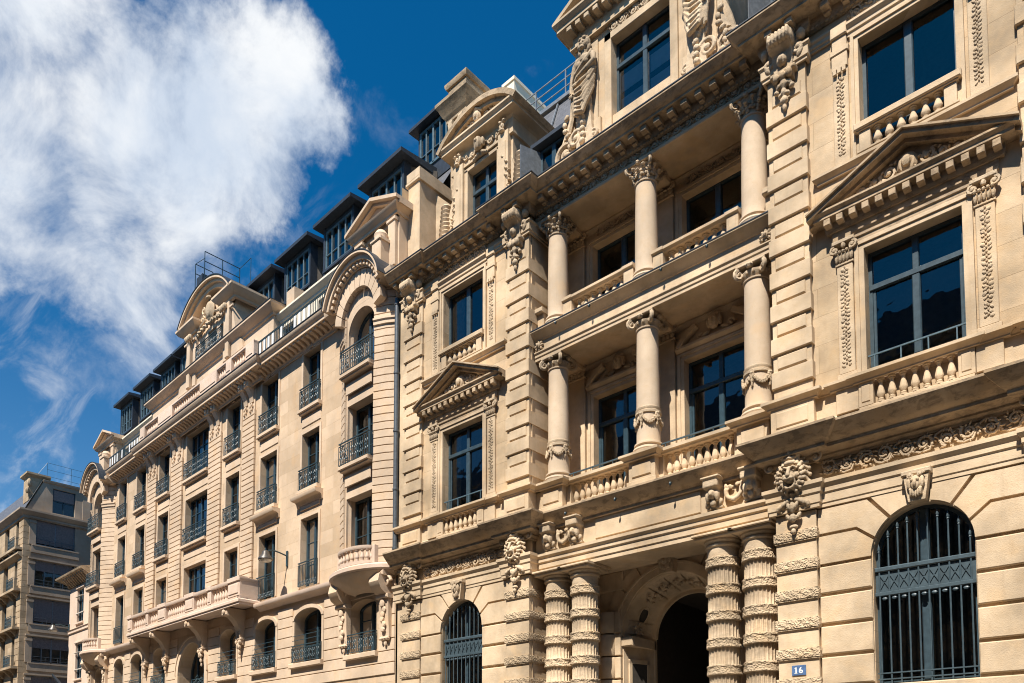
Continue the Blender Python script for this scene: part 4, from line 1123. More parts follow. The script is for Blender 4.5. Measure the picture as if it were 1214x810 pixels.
for s in (-1, 1):
    m = MB()
    z = 0.3
    while z < 5.9:
        m.lathe([(.25, z), (.27, z + .03), (.27, z + .56), (.25, z + .59)], (s * 2.0, PY - .02, 0), 20); 
        a, b = sorted((s * 1.55, s * 1.74)); m.cbox(a, b, PY - .12, PY, z, z + .58, .015); z += .63
    link('portal_pier', m, 'stone', A)
    # dark side door in the splayed jamb and a medallion in the splayed arch
    tx, ty = -s * .30 / 1.1208, 1.08 / 1.1208
    jr = math.atan2(-tx * s, ty) * s          # the jamb leans towards the axis
    m = MB(); m.box(-.03, .012, .26, .80, .25, 4.50); dj = link('side_door', m, 'void', A, (s * PR, PY + .02, 0)); dj.rotation_euler = (0, 0, jr); dj.scale = (s, 1, 1)
    m = MB()
    for y0_, y1_, z0_, z1_ in ((.16, .26, .25, 4.6), (.80, .90, .25, 4.6), (.16, .90, 4.5, 4.62)): m.cbox(-.04, .05, y0_, y1_, z0_, z1_, .01)
    fr_ = link('door_frame', m, 'stone', dj)
    an = PI - rad(26) if s < 0 else rad(26)
    radv = Vector((math.cos(an), 0, math.sin(an))); tang = Vector((-math.sin(an), 0, math.cos(an)))
    gen = (Vector((radv.x * 1.22, 2.6, radv.z * 1.22)) - Vector((radv.x * PR, PY + .02, radv.z * PR))).normalized()
    nrm = gen.cross(tang); nrm = nrm if nrm.dot(radv) < 0 else -nrm
    mm = MB(); md_ = MB()
    n = 24
    for r0, h in ((.17, .012),): 
        md_.add([tuple(gen * (r0 * .85 * math.cos(2 * PI * k / n)) + tang * (r0 * 1.35 * math.sin(2 * PI * k / n)) + nrm * h) for k in range(n)], [tuple(range(n))])
    mm.tube([gen * (.19 * .85 * math.cos(2 * PI * k / n)) + tang * (.19 * 1.35 * math.sin(2 * PI * k / n)) for k in range(n + 1)], .035, 6)
    c_ = (radv.x * 1.37, 2.06, PZ + radv.z * 1.37)
    md = link('medallion', mm, 'stone', A, c_); link('medallion_face', md_, 'void', md)
pn = MB(); tn = Vector((0, 1, 0))
for k in range(9):
    a_, b_ = PI * k / 9 + .05, PI * (k + 1) / 9 - .05
    rows = []
    for t in (.16, .84):
        q = PR + (1.22 - PR) * t; yy = PY + .02 + (2.58 - PY) * t
        rows.append([((q - .035) * math.cos(a_ + (b_ - a_) * i / 5), yy - .01, PZ + (q - .035) * math.sin(a_ + (b_ - a_) * i / 5)) for i in range(6)])
        rows.append([((q + .02) * math.cos(a_ + (b_ - a_) * i / 5), yy + (-.06 if t < .5 else .06), PZ + (q + .02) * math.sin(a_ + (b_ - a_) * i / 5)) for i in range(6)])
    order = [rows[1], rows[0], rows[2], rows[3]]
    if k in (1, 7): continue
    pn.add([p for r in order for p in r], [(j * 6 + i, j * 6 + i + 1, (j + 1) * 6 + i + 1, (j + 1) * 6 + i) for j in range(3) for i in range(5)])
    am = (a_ + b_) / 2; q = (PR + 1.22) / 2 - .05
    for i in range(9): pn.blob((q * math.cos(am + .11 * math.sin(i * 2.1)), 1.75 + .09 * i, PZ + q * math.sin(am + .11 * math.sin(i * 2.1))), (.06, .06, .045), ay=i, seg=6, ring=4)
linkx('arch_panel', pn, 'carved', A)
mb = MB()
for k in range(9):
    if k in (4,): continue
    a_, b_ = PI * k / 9 + .012, PI * (k + 1) / 9 - .012
    mb.prism(arc_pts(0, PZ, PR + .27, PR + .27, a_, b_, 4) + arc_pts(0, PZ, PR + .62, PR + .62, a_, b_, 4)[::-1], PY - .045, PY)
linkx('voussoir', mb, 'stone', A)
kk = link('keystone', ks, 'carved', A, (0, PY - .06, PZ + PR - .06), sc=(1.25, 1, 1.0))
mb = MB()
for i in range(7):
    a = PI * (i + .5) / 7
    mb.box(-.001, .001, 0, .001, 0, .001) if False else None
    r0, r1 = PR + .27, 2.6
    if i in (0, 6): continue
    q = MB()
    for sd_ in (-1,): pass
mb = MB()
for (x0, x1, z0, z1) in ((-3.5, -2.45, 5.3, 5.9), (-3.5, -2.3, 5.93, 6.5), (2.45, 3.5, 5.3, 5.9), (2.3, 3.5, 5.93, 6.5), (-3.5, -1.5, 6.53, 7.05), (1.5, 3.5, 6.53, 7.05)): mb.cbox(x0, x1, PY - .05, PY, z0, z1, .02)
linkx('portal_block', mb, 'stone', A)
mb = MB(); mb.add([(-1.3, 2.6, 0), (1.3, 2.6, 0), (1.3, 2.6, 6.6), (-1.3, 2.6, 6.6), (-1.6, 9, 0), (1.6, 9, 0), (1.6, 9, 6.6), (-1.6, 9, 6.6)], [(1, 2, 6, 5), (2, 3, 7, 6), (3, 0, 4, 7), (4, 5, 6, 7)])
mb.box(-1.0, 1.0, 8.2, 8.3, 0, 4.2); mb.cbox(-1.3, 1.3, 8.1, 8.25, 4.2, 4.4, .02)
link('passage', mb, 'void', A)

# --- downpipe at the joint between the two buildings
mb = MB(); mb.tube([(-9.46, -.13, 8.7), (-9.46, -.13, 17.5)], .085, 12)
for z in (8.9, 10.9, 12.9, 14.9, 17.3): mb.lathe([(.09, -.04), (.105, -.03), (.105, .03), (.09, .04)], (-9.46, -.13, z), 12)
linkx('downpipe', mb, 'pipe', A)

# --- roof, dormers and chimneys of building A
mb = MB(); mb.add([(-9.4, 1.15, 18.3), (9.4, 1.15, 18.3), (9.4, 3.1, 23.9), (-9.4, 3.1, 23.9)], [(0, 1, 2, 3)]); mb.add([(9.4, 1.15, 18.3), (9.4, 12, 18.3), (9.4, 12, 23.9), (9.4, 3.1, 23.9)], [(0, 1, 2, 3)])
rf = link('mansard_roof', mb, 'slate', A)
mb = MB(); mb.box(-9.42, 9.42, 3.0, 12, 23.9, 24.0); mb.box(-9.42, 9.42, 2.98, 3.16, 23.86, 23.98); link('roof_terrace', mb, 'flash', rf)
mb = MB(); mb.box(-9.4, 9.4, -.1, 1.3, 18.15, 18.3); link('gutter_floor', mb, 'flash', rf)
mb = MB()
for k in range(14):
    xx = -8.6 + 1.3 * k; mb.box(xx - .02, xx + .02, 3.06, 3.10, 24, 24.9)
for z in (24.3, 24.6, 24.9): mb.box(-8.6, 8.3, 3.065, 3.095, z - .015, z + .015)
link('roof_railing', mb, 'flash', rf)
for k in (-5.0, -2.9, 3.0, 5.05):
    mb = MB(); mb.tube([(k, 1.12, 18.35), (k, 3.06, 23.9)], .035, 5); link('roof_seam', mb, 'flash', rf)
def lucarne(x):
    m = MB(); m.box(x - .62, x - .52, 1.25, 2.9, 18.6, 20.7); m.box(x + .52, x + .62, 1.25, 2.9, 18.6, 20.7); m.box(x - .75, x + .75, 1.05, 3.1, 20.7, 20.82); m.box(x - .52, x + .52, 1.6, 2.9, 18.6, 20.7)
    o = link('roof_window', m, 'zinc', rf)
    w = window(A, x, 1.28, 19.0, 1.04, 1.65, 'two', 'bframe', room=False)
    sh = MB(); sh.box(-.03, .0, -.75, 0, .1, 1.6); q = link('casement', sh, 'flash', o, (x - .5, 1.3, 19.0), -.35)
for x in (-3.75, 3.6): lucarne(x)

def side_dormer(s):
    x = s * WC; y = .85
    m = MB()
    wall(m, x - 1.32, x + 1.32, 18.4, 21.8, y, [(x - .66, x + .66, 19.1, 21.22)], .3)
    m.add([(x + 1.32, y, 18.4), (x + 1.32, 4.5, 18.4), (x + 1.32, 4.5, 22.3), (x + 1.32, y, 22.3)], [(0, 1, 2, 3)]); m.add([(x - 1.32, y, 18.4), (x - 1.32, 4.5, 18.4), (x - 1.32, 4.5, 22.3), (x - 1.32, y, 22.3)], [(3, 2, 1, 0)])
    for q in (-1, 1):
        m.cbox(x + q * 1.02 - .22, x + q * 1.02 + .22, y - .16, y, 18.45, 21.55, .015); m.cbox(x + q * 1.02 - .13, x + q * 1.02 + .13, y - .19, y, 19.2, 21.2, .02)
        m.cbox(x + q * .74 - .08, x + q * .74 + .08, y - .06, y, 18.9, 21.3, .01)
    m.cbox(x - .82, x + .82, y - .06, y, 21.22, 21.34, .01)
    m.sweep([(0, 21.40), (.10, 21.40), (.10, 21.48), (.04, 21.50), (.04, 21.95), (.08, 21.98), (.12, 22.02), (.34, 22.06), (.34, 22.14), (.42, 22.22), (.42, 22.28), (0, 22.34)], [(x - 1.30, 4.4), (x - 1.30, y), (x + 1.30, y), (x + 1.30, 4.4)])
    d = link('dormer', m, 'stone', A)
    window(A, x, y + .2, 19.12, 1.31, 2.1, 'dormer')
    m = MB()
    cz_, R = 20.55, 2.48; a0 = math.asin((22.28 - cz_) / R) ; 
    ring(m, x, cz_, R - .16, R, a0 - .02, PI - a0 + .02, y - .44, 4.2, 18); ring(m, x, cz_, R - .30, R - .16, a0 + .03, PI - a0 - .03, y - .30, y, 18)
    m.prism([(x - 1.7, 22.3)] + [(x + (R - .2) * math.cos(PI - a0 - (PI - 2 * a0) * i / 16), cz_ + (R - .2) * math.sin(PI - a0 - (PI - 2 * a0) * i / 16)) for i in range(17)] + [(x + 1.7, 22.3)], y - .05, 4.2)
    link('arched_pediment', m, 'weathered', d)
    m = MB(); rnd = random.Random(2)
    m.blob((x, y - .26, 22.60), (.15, .14, .20)); m.blob((x, y - .36, 22.60), (.08, .06, .10)); m.tube([(x - .2, y - .26, 22.72), (x, y - .34, 22.82), (x + .2, y - .26, 22.72)], .05, 6)
    for q in (-1, 1):
        for k in range(4):
            zz = 22.52 - .035 * k
            m.scroll(x + q * (.34 + .27 * k), zz, y - .16, .15 - .02 * k, 1.3, q * (1 if k % 2 else -1), rnd.random() * 6, .035, 12, 5)
            for j in range(7): m.blob((x + q * (.26 + .27 * k + .05 * j), y - .18, 22.38 + .34 * rnd.random() * (1 - .18 * k)), (.06, .05, .028), ay=rnd.random() * 3, seg=6, ring=4)
    m.blob((x, y - .22, 21.72), (.15, .16, .22)); m.blob((x, y - .34, 21.74), (.06, .08, .07)); 
    for q in (-1, 1):
        m.blob((x + q * .16, y - .16, 21.75), (.06, .1, .15)); m.scroll(x + q * 1.02, 21.74, y - .14, .13, 1.2, q, 1, .05, 14, 6); m.blob((x + q * 1.02, y - .2, 21.56), (.10, .09, .06)); m.blob((x + q * .94, y - .18, 21.86), (.07, .08, .05), ay=.5); m.blob((x + q * 1.10, y - .18, 21.86), (.07, .08, .05), ay=-.5)
        m.scroll(x + q * .42, 21.68, y - .05, .14, 1.3, q, 1, .045, 12, 5); m.scroll(x + q * .70, 21.72, y - .05, .11, 1.3, -q, 2, .04, 12, 5)
        for k in range(5): m.blob((x + q * (.25 + .14 * k), y - .09, 21.58 + .2 * rnd.random()), (.06, .05, .04), ay=rnd.random() * 3, seg=6, ring=4)
        for k in range(3): m.blob((x + q * (.10 + .08 * k), y - .13, 21.44 - .04 * k), (.08, .07, .06), ay=q * .5)
    linkx('dormer_carving', m, 'carved', d)
    # scroll buttresses with ringed urns on both sides
    for q in (-1, 1):
        xx = x + q * 1.68
        m = MB(); m.cbox(xx - .36, xx + .36, y - .25, y + .9, 18.42, 18.75, .02); m.prism([(xx - q * .36, 18.7), (xx + q * .42, 18.7), (xx + q * .40, 19.0), (xx + q * .1, 19.3), (xx - q * .1, 19.9), (xx - q * .36, 20.6)], y - .1, y + .5)
        link('scroll_buttress', m, 'stone', d)
        m = MB(); m.lathe([(.0, 18.7), (.22, 18.72), (.26, 18.85), (.17, 19.0), (.24, 19.15), (.20, 19.27)] + [(.27 - .012 * k + (.0 if j else -.05), 19.30 + .155 * k + .09 * j) for k in range(8) for j in (0, 1)] + [(.12, 20.56), (.0, 20.6)], (xx, y - .05, 0), 18)
        for k in range(12): a = 2 * PI * k / 12; m.blob((xx + .25 * math.cos(a), y - .05 + .25 * math.sin(a), 19.12 + .10 * (k % 2)), (.06, .06, .075), seg=6, ring=4)
        for k in range(18): m.blob((xx - q * (.18 + .022 * k + .05 * (k % 3)), y - .12 - .04 * (k % 2), 18.85 + .11 * k), (.09, .07, .04), ay=.7 * (1 if k % 2 else -1), seg=7, ring=5)
        link('urn', m, 'carved', d)
for s in (-1, 1): side_dormer(s)

# centre dormer with draped figures
y = .30
m = MB()
wall(m, -2.15, 2.15, 18.4, 22.6, y, [(-.9, .9, 19.15, 21.3)], .3)
for q in (-1, 1):
    m.add([(q * 2.15, y, 18.4), (q * 2.15, 4.5, 18.4), (q * 2.15, 4.5, 22.6), (q * 2.15, y, 22.6)], [(0, 1, 2, 3)])
    a, b = sorted((q * .9, q * 1.12)); m.cbox(a, b, y - .07, y, 18.5, 21.5, .012)
    a, b = sorted((q * 1.25, q * 2.05)); m.cbox(a, b, y - .10, y, 18.5, 19.3, .02); m.cbox(a + .1, b - .1, y - .06, y, 19.3, 21.6, .02)
m.cbox(-1.12, 1.12, y - .07, y, 21.3, 21.5, .012)
m.sweep([(0, 21.75), (.14, 21.75), (.14, 21.85), (.08, 21.87), (.08, 22.2), (.14, 22.22), (.40, 22.26), (.40, 22.36), (.50, 22.46), (.50, 22.52), (0, 22.6)], [(-2.1, 4.4), (-2.1, y), (2.1, y), (2.1, 4.4)])
for q in range(-7, 8): m.cbox(q * .3 - .08, q * .3 + .08, y - .38, y, 22.12, 22.255, .01)
for sx in (-1, 1):
    for o0, o1, yy in ((-.22, -.12, .30), (-.12, 0, .48)):
        m.prism([(sx * 2.6, 22.56 + o0), (0, 23.75 + o0), (0, 23.75 + o1), (sx * 2.6, 22.56 + o1)], y - yy, 4.2)
m.prism([(-2.4, 22.5), (2.4, 22.5), (0, 23.6)], y - .05, 4.2)
cd = link('dormer', m, 'stone', A)
o = window(A, 0, y + .2, 19.17, 1.8, 2.13, 'dormer')
m = MB()
for q in (-1, 1): a, b = sorted((q * .08, q * .84)); m.box(a, b, .13, .14, .06, .62); m.box(a, b, .13, .14, .80, 1.28)
linkx('blind_or_reflection', m, 'blind_or_reflection', o)  # pale sheets behind the lower panes imitate a bright sky reflection
m = MB(); rinceau(m, -1.0, 1.0, 21.46, 21.78, y - .03, 8, .34); rinceau(m, -1.5, 1.5, 22.6, 22.95, y - .06, 12, .4); linkx('dormer_carving', m, 'carved', cd)
def figure():
    """draped female half figure growing out of a scrolled support"""
    m = MB()
    m.blob((0, -.20, 3.02), (.125, .14, .17)); m.blob((0, -.33, 2.99), (.03, .04, .05)); m.blob((0, -.30, 2.90), (.07, .06, .05)); m.blob((0, -.32, 2.935), (.035, .025, .015))
    for q in (-1, 1):
        m.blob((q * .05, -.315, 3.04), (.03, .02, .018)); m.blob((q * .13, -.17, 3.04), (.07, .12, .15)); m.blob((q * .15, -.15, 2.88), (.06, .08, .12), ay=q * .3); m.blob((q * .06, -.20, 3.17), (.09, .13, .07))
    m.blob((0, -.16, 3.20), (.13, .12, .07))
    m.tube([(0, -.18, 2.92), (0, -.17, 2.72)], lambda t: .075 + .02 * t, 8)                     # neck
    m.blob((0, -.17, 2.58), (.30, .17, .17)); m.blob((0, -.17, 2.32), (.23, .16, .30)); m.blob((0, -.18, 2.05), (.25, .17, .22))
    for q in (-1, 1): m.blob((q * .11, -.29, 2.43), (.10, .08, .10)); m.blob((q * .27, -.16, 2.60), (.10, .11, .11))
    # one arm crosses the body, the other hangs and holds the drapery
    m.tube([(.30, -.18, 2.60), (.36, -.24, 2.34), (.20, -.34, 2.16), (-.10, -.36, 2.04), (-.20, -.34, 1.96)], lambda t: .085 - .035 * t, 8)
    m.tube([(-.30, -.18, 2.60), (-.38, -.20, 2.28), (-.40, -.24, 1.98), (-.36, -.30, 1.72)], lambda t: .085 - .035 * t, 8)
    for bx, bz in ((-.24, 1.93), (-.36, 1.66)):
        for k in range(4): m.tube([(bx + .02 * k, -.34, bz + .02), (bx - .02 + .03 * k, -.38, bz - .05), (bx - .01 + .03 * k, -.36, bz - .10)], .018, 5)
        m.tube([(bx + .05, -.33, bz + .04), (bx + .10, -.37, bz - .02)], .018, 5)
    # drapery: swags of folds round the hips
    rnd = random.Random(4)
    for k in range(7):
        z0 = 2.00 - .10 * k - .03 * rnd.random(); sag = .12 + .05 * k + .05 * rnd.random(); w = .37 - .012 * k; r_ = .030 + .022 * rnd.random()
        m.tube([(-w, -.14, z0 + .16 * rnd.random()), (-w * .55, -.31 - .01 * k, z0 - sag * .75), (.02 + .1 * rnd.random(), -.37, z0 - sag), (w * .6, -.31, z0 - sag * .25), (w * .95, -.14, z0 + .34)], lambda t: r_ + .02 * math.sin(PI * t), 7)
    for k in range(5): m.tube([(-.30 + .03 * k, -.30, 1.9), (-.36 + .05 * k, -.28, 1.5), (-.30 + .06 * k, -.22, 1.12 - .04 * k)], .045, 6)
    m.tube([(.28, -.2, 2.7), (.1, -.33, 2.4), (-.2, -.32, 2.2), (-.34, -.22, 2.1)], .06, 7)
    m.blob((0, -.15, 1.75), (.30, .18, .35)); m.blob((0, -.14, 1.35), (.24, .15, .30))
    # scrolled base
    m.prism([(-.18, 1.3), (.18, 1.3), (.26, .45), (.30, 0), (-.30, 0), (-.26, .45)], -.20, .05)
    m.scroll(-.30, .50, -.12, .26, 1.5, 1, 0, .07, 22, 7); m.scroll(.30, .32, -.12, .16, 1.3, -1, PI, .05, 16, 6); m.scroll(-.16, 1.05, -.10, .14, 1.3, -1, 0, .05, 14, 6)
    for k in range(5): m.blob((-.05 + .03 * (k % 2), -.24, .95 - .17 * k), (.10, .07, .08), ay=.6 * (1 if k % 2 else -1))
    return fuse(m, 'draped_figure', .013, 0)
fg = figure()
for q in (-1, 1): link('draped_figure', fg, 'carved', cd, (q * 1.70, y - .02, 18.50), sc=(-q, 1, 1))
for q in (-1, 1):
    m = MB(); m.scroll(0, .42, 0, .40, 1.6, q, -PI / 2, .09, 26, 7); m.tube([(q * -.12, -.05, .05), (q * .35, -.05, .02), (q * .42, -.05, .3)], .09, 7); m.tube([(0, -.04, .8), (-q * .18, -.04, 1.3), (-q * .22, -.04, 2.0)], lambda t: .10 - .04 * t, 7)
    for k in range(7): m.blob((-.1 * q + .1 * math.sin(k), -.14, .3 + .18 * k), (.10, .07, .07), ay=k * .9)
    m.prism([(-.35, 0), (.35, 0), (.25, .5), (-q * .1 + .12, 1.4), (-q * .2, 2.0), (-q * .35, 2.0), (-.35, .6)], .0, .15)
    link('scroll_buttress', m, 'carved', cd, (q * 2.45, y + .02, 18.48))

# chimneys and party-wall pier
m = MB(); m.box(-9.25, -8.45, 2.1, 8.0, 18, 25.2)
m.sweep([(0, 25.0), (.12, 25.02), (.12, 25.12), (.22, 25.25), (.34, 25.5), (.42, 25.6), (.42, 25.72), (0, 25.85)], [(-9.25, 8), (-9.25, 2.1), (-8.45, 2.1), (-8.45, 8)])
m.cbox(-9.32, -8.38, 2.02, 8, 25.85, 26.3, .02); m.sweep([(0, 26.3), (.06, 26.32), (.10, 26.42), (.10, 26.5), (0, 26.55)], [(-9.32, 8), (-9.32, 2.02), (-8.38, 2.02), (-8.38, 8)]); m.box(-9.3, -8.4, 2.04, 8, 26.45, 26.53)
ch = link('chimney', m, 'weathered', A)
m = MB()
for q in (-1, 1): m.prism_x([(0, 25.0), (-.16, 25.0), (-.20, 24.85), (-.12, 24.55), (-.09, 24.2), (0, 24.1)], q * .26 - .1, q * .26 + .1)
for k in range(24): m.blob((.22 * math.sin(k * 2.3), -.07, 23.3 + .07 * k), (.10, .08, .05), ay=k, seg=7, ring=5)
for q in (-1, 1): m.scroll(q * .2, 23.6, -.06, .16, 1.3, q, 0, .05, 12, 6)
link('chimney_carving', m, 'carved', ch, (-8.85, 2.1, 0))
m = MB(); m.box(-8.05, -7.5, 3.6, 9.5, 23.9, 26.7); m.box(-8.09, -7.46, 3.56, 9.5, 26.7, 26.82); link('chimney', m, 'bwhite', A)
m = MB()
for k in range(4): m.box(-8.1, -8.05, 3.8 + .4 * k, 3.95 + .4 * k, 26.1 + .01 * k, 26.3); 
m = MB(); m.cbox(-9.40, -8.80, .25, 1.65, 18.4, 21.6, .02); m.cbox(-9.47, -8.73, .18, 1.75, 21.6, 21.72, .02); m.cbox(-9.44, -8.76, .2, 1.7, 21.72, 22.05, .02)
m.add([(-8.80, 1.0, 18.4), (-8.2, 1.5, 18.4), (-8.2, 1.5, 20.9), (-8.80, 1.0, 21.5)], [(0, 1, 2, 3)])
link('party_wall_pier', m, 'stone', A)
m = MB(); m.box(-9.1, -8.0, 2.4, 4.5, 21.5, 23.6); m.box(-9.25, -7.85, 2.2, 4.6, 23.6, 23.75); rw = link('zinc_dormer', m, 'zinc', A); window(A, -8.5, 2.36, 21.9, .95, 1.5, 'two', 'bframe', room=False)

# --- house number
hn = thing('house_number_sign', 'small blue enamel house number sign with white 16 beside the entrance columns', 'sign', (X0 + 3.985, YT - .012, 3.66))
m = MB(); m.cbox(-.185, .185, -.012, .01, -.125, .125, .006); link('plate', m, 'plaque', hn); hn.scale = (.80, 1, .86)
def numeral():
    m = MB(); y0, y1 = -.017, -.012
    m.prism([(-.115, -.075), (-.035, -.075), (-.035, -.062), (-.055, -.062), (-.055, .078), (-.07, .078), (-.112, .058), (-.108, .046), (-.087, .052), (-.087, -.062), (-.115, -.062)], y0, y1)
    n = 18
    for i in range(n):
        a, b = 2 * PI * i / n, 2 * PI * (i + 1) / n
        m.prism([(.06 + .020 * math.cos(a), -.032 + .022 * math.sin(a)), (.06 + .052 * math.cos(a), -.032 + .044 * math.sin(a)), (.06 + .052 * math.cos(b), -.032 + .044 * math.sin(b)), (.06 + .020 * math.cos(b), -.032 + .022 * math.sin(b))], y0, y1)
    pts = [(.008, -.04), (.008, .0), (.018, .035), (.036, .060), (.060, .076)]; ins = [(.040, -.04), (.042, .0), (.050, .024), (.062, .042), (.076, .058)]
    for i in range(4): m.prism([pts[i], ins[i], ins[i + 1], pts[i + 1]], y0 - .0005, y1)
    return m
link('numeral', numeral(), 'white', hn)

# ================================================================== BUILDING B : the long apartment building
B = thing('apartment_building', 'long pale stone apartment building with wrought iron balconies and dark zinc roof dormers', 'building', (-19.9, 0, 0), rad(-1.3))
BL = -29.85
BAYR, BAYL = -1.65, -28.12
cols = [(-5.42, 1.24), (-8.66, 1.36), (-11.86, 1.26), (-15.55, 2.40), (-19.45, 1.30), (-22.5, 1.28), (-25.2, 1.16)]
FL2 = [(8.58, 11.30), (8.58, 11.30), (9.6, 11.30), (9.6, 11.32), (9.6, 11.30), (9.5, 11.30), (8.58, 11.28)]
holes = []
for i, (c, w) in enumerate(cols):
    a, b = c - w / 2, c + w / 2
    holes += [(a, b, FL2[i][0], FL2[i][1]), (a, b, 12.38, 14.68), (a, b, 15.64, 17.93)]
# entresol: segmental arched windows
MEZ = [(-5.40, 1.92), (-8.66, 1.7), (-11.9, 1.5), (-19.4, 1.5), (-22.45, 1.5), (-25.0, 1.35)]
for c, w in MEZ: holes.append((c - w / 2, c + w / 2, 5.66, 7.72, .38, .45))
holes.append((-17.0, -14.1, 2.5, 7.55, 1.45, .6))
for c in (BAYR - .2, BAYL): holes.append((c - .78, c + .78, 5.62, 7.5, .3, .45))
# ground floor openings (below the picture)
for c, w in MEZ: holes.append((c - w / 2, c + w / 2, .8, 4.2, .4, .45))
for c in (BAYR, BAYL): holes.append((c - .9, c + .9, 8.62, 17.95, 0, .02))
mb = MB(); wall(mb, BL, 0, 0, 18.4, 0.0, holes, .30)
mb.box(BL, 0, 11.9, 12, 0, 18.4); mb.add([(BL, 0, 0), (BL, 12, 0), (BL, 12, 18.4), (BL, 0, 18.4)], [(3, 2, 1, 0)])
link('wall', mb, 'bstone', B)

# rusticated joints of the entresol
mb = MB(); z = 4.75; g = .014
occ = [(c - w / 2 - .16, c + w / 2 + .16, 5.45, 7.95) for c, w in MEZ] + [(-17.25, -13.85, 0, 8)] + [(c - .95, c + .95, 5.5, 7.75) for c in (BAYR - .2, BAYL)]
while z < 7.9:
    segs = [(BL + .02, -.02)]
    for a, b, c0, c1 in occ:
        if c0 < z + .2 < c1:
            ns = []
            for p, q in segs:
                if b <= p or a >= q: ns.append((p, q))
                else:
                    if a > p: ns.append((p, a))
                    if b < q: ns.append((b, q))
            segs = ns
    for p, q in segs:
        if q - p > .1: mb.cbox(p, q, -.045, 0, z + g, z + .40 - g, .012)
    z += .40
for z0 in (1.0, 1.8, 2.6, 3.4): mb.cbox(BL + .02, -.02, -.05, 0, z0 * 0 + .2, .75, .01) if z0 == 1.0 else None
linkx('rusticated_wall', mb, 'bplain', B)
# arched surrounds of the entresol windows
for c, w in MEZ:
    m = MB(); hw = w / 2
    n = 14; o_ = arc_pts(c, 7.34, hw + .14, .52, 0, PI, n); i_ = arc_pts(c, 7.34, hw, .38, 0, PI, n)
    for k in range(n): m.prism([i_[k], o_[k], o_[k + 1], i_[k + 1]], -.07, 0)
    for q in (-1, 1):
        a, b = sorted((c + q * hw, c + q * (hw + .14))); m.box(a, b, -.045, 0, 5.66, 7.34)
    m.cbox(c - hw - .18, c + hw + .18, -.20, .1, 5.46, 5.64, .02)
    link('window_surround', m, 'bplain', B)
m = MB(); ring(m, -15.55, 6.10, 1.45, 1.68, 0, PI, -.10, 0, 22); ring(m, -15.55, 6.1, 1.68, 1.76, 0, PI, -.14, 0, 22)
for q in (-1, 1): a, b = sorted((-15.55 + q * 1.45, -15.55 + q * 1.74)); m.cbox(a, b, -.10, 0, 2.5, 6.1, .01)
link('arch_surround', m, 'bplain', B)

# iron railings
RAIL = {}
def iron_rail(w, h, d=.14, style=0):
    key = (round(w, 2), h, d, style)
    if key in RAIL: return RAIL[key]
    m = MB(); hw = w / 2
    def bar(p, q, r=.010): m.tube([p, q], r, 4)
    for z, r in ((h, .022), (h - .09, .012), (.05, .014)):
        m.box(-hw, hw, -d - r, -d + r, z - r * .7, z + r * .7)
        for s in (-1, 1): a, b = sorted((s * hw, s * (hw - .012))); m.box(a, b, -d, 0, z - r * .7, z + r * .7)
    n = max(5, int(w / .105))
    for k in range(n + 1):
        x = -hw + w * k / n; m.box(x - .009, x + .009, -d - .009, -d + .009, .05, h - .08)
    if style == 0:
        nn = max(2, int(w / .28))
        for k in range(nn):
            x = -hw + w * (k + .5) / nn; r = .10
            for zz in (h * .30, h * .62):
                for s in (-1, 1):
                    pts = [(x + s * .055 + .055 * math.cos(a * .55) * (1 - a / 16), -d, zz + .09 * math.sin(a * .55) * (1 - a / 16)) for a in range(13)]; m.tube(pts, .012, 4)
            m.blob((x, -d - .01, h * .46), (.04, .02, .05), seg=5, ring=3)
    else:
        for k in range(n):
            x = -hw + w * (k + .5) / n; pts = [(x + .035 * math.cos(a * .5), -d, .16 + .07 * math.sin(a * .5)) for a in range(13)]; m.tube(pts, .010, 4)
    for s in (-1, 1):
        for k in (1, 2): m.box(s * hw - .009, s * hw + .009, -d * k / 3 - .009, -d * k / 3 + .009, .05, h)
    RAIL[key] = m.mesh('railing'); return RAIL[key]
def sill_stone(c, w, z, d=.20, brk=False):
    m = MB(); m.cbox(c - w / 2 - .13, c + w / 2 + .13, -d, .1, z - .15, z, .02); m.cbox(c - w / 2 - .09, c + w / 2 + .09, -d + .06, 0, z - .21, z - .15, .01)
    if brk:
        m.sweep([(0, z - .60), (.05, z - .58), (.08, z - .46), (.14, z - .40), (.32, z - .38), (.36, z - .30), (.36, z - .24), (0, z - .21)], [(c - w / 2 - .28, .0), (c + w / 2 + .28, .0)])
        m.box(c - w / 2 - .06, c + w / 2 + .06, -.05, 0, z - .75, z - .60)
    link('sill', m, 'bplain', B)
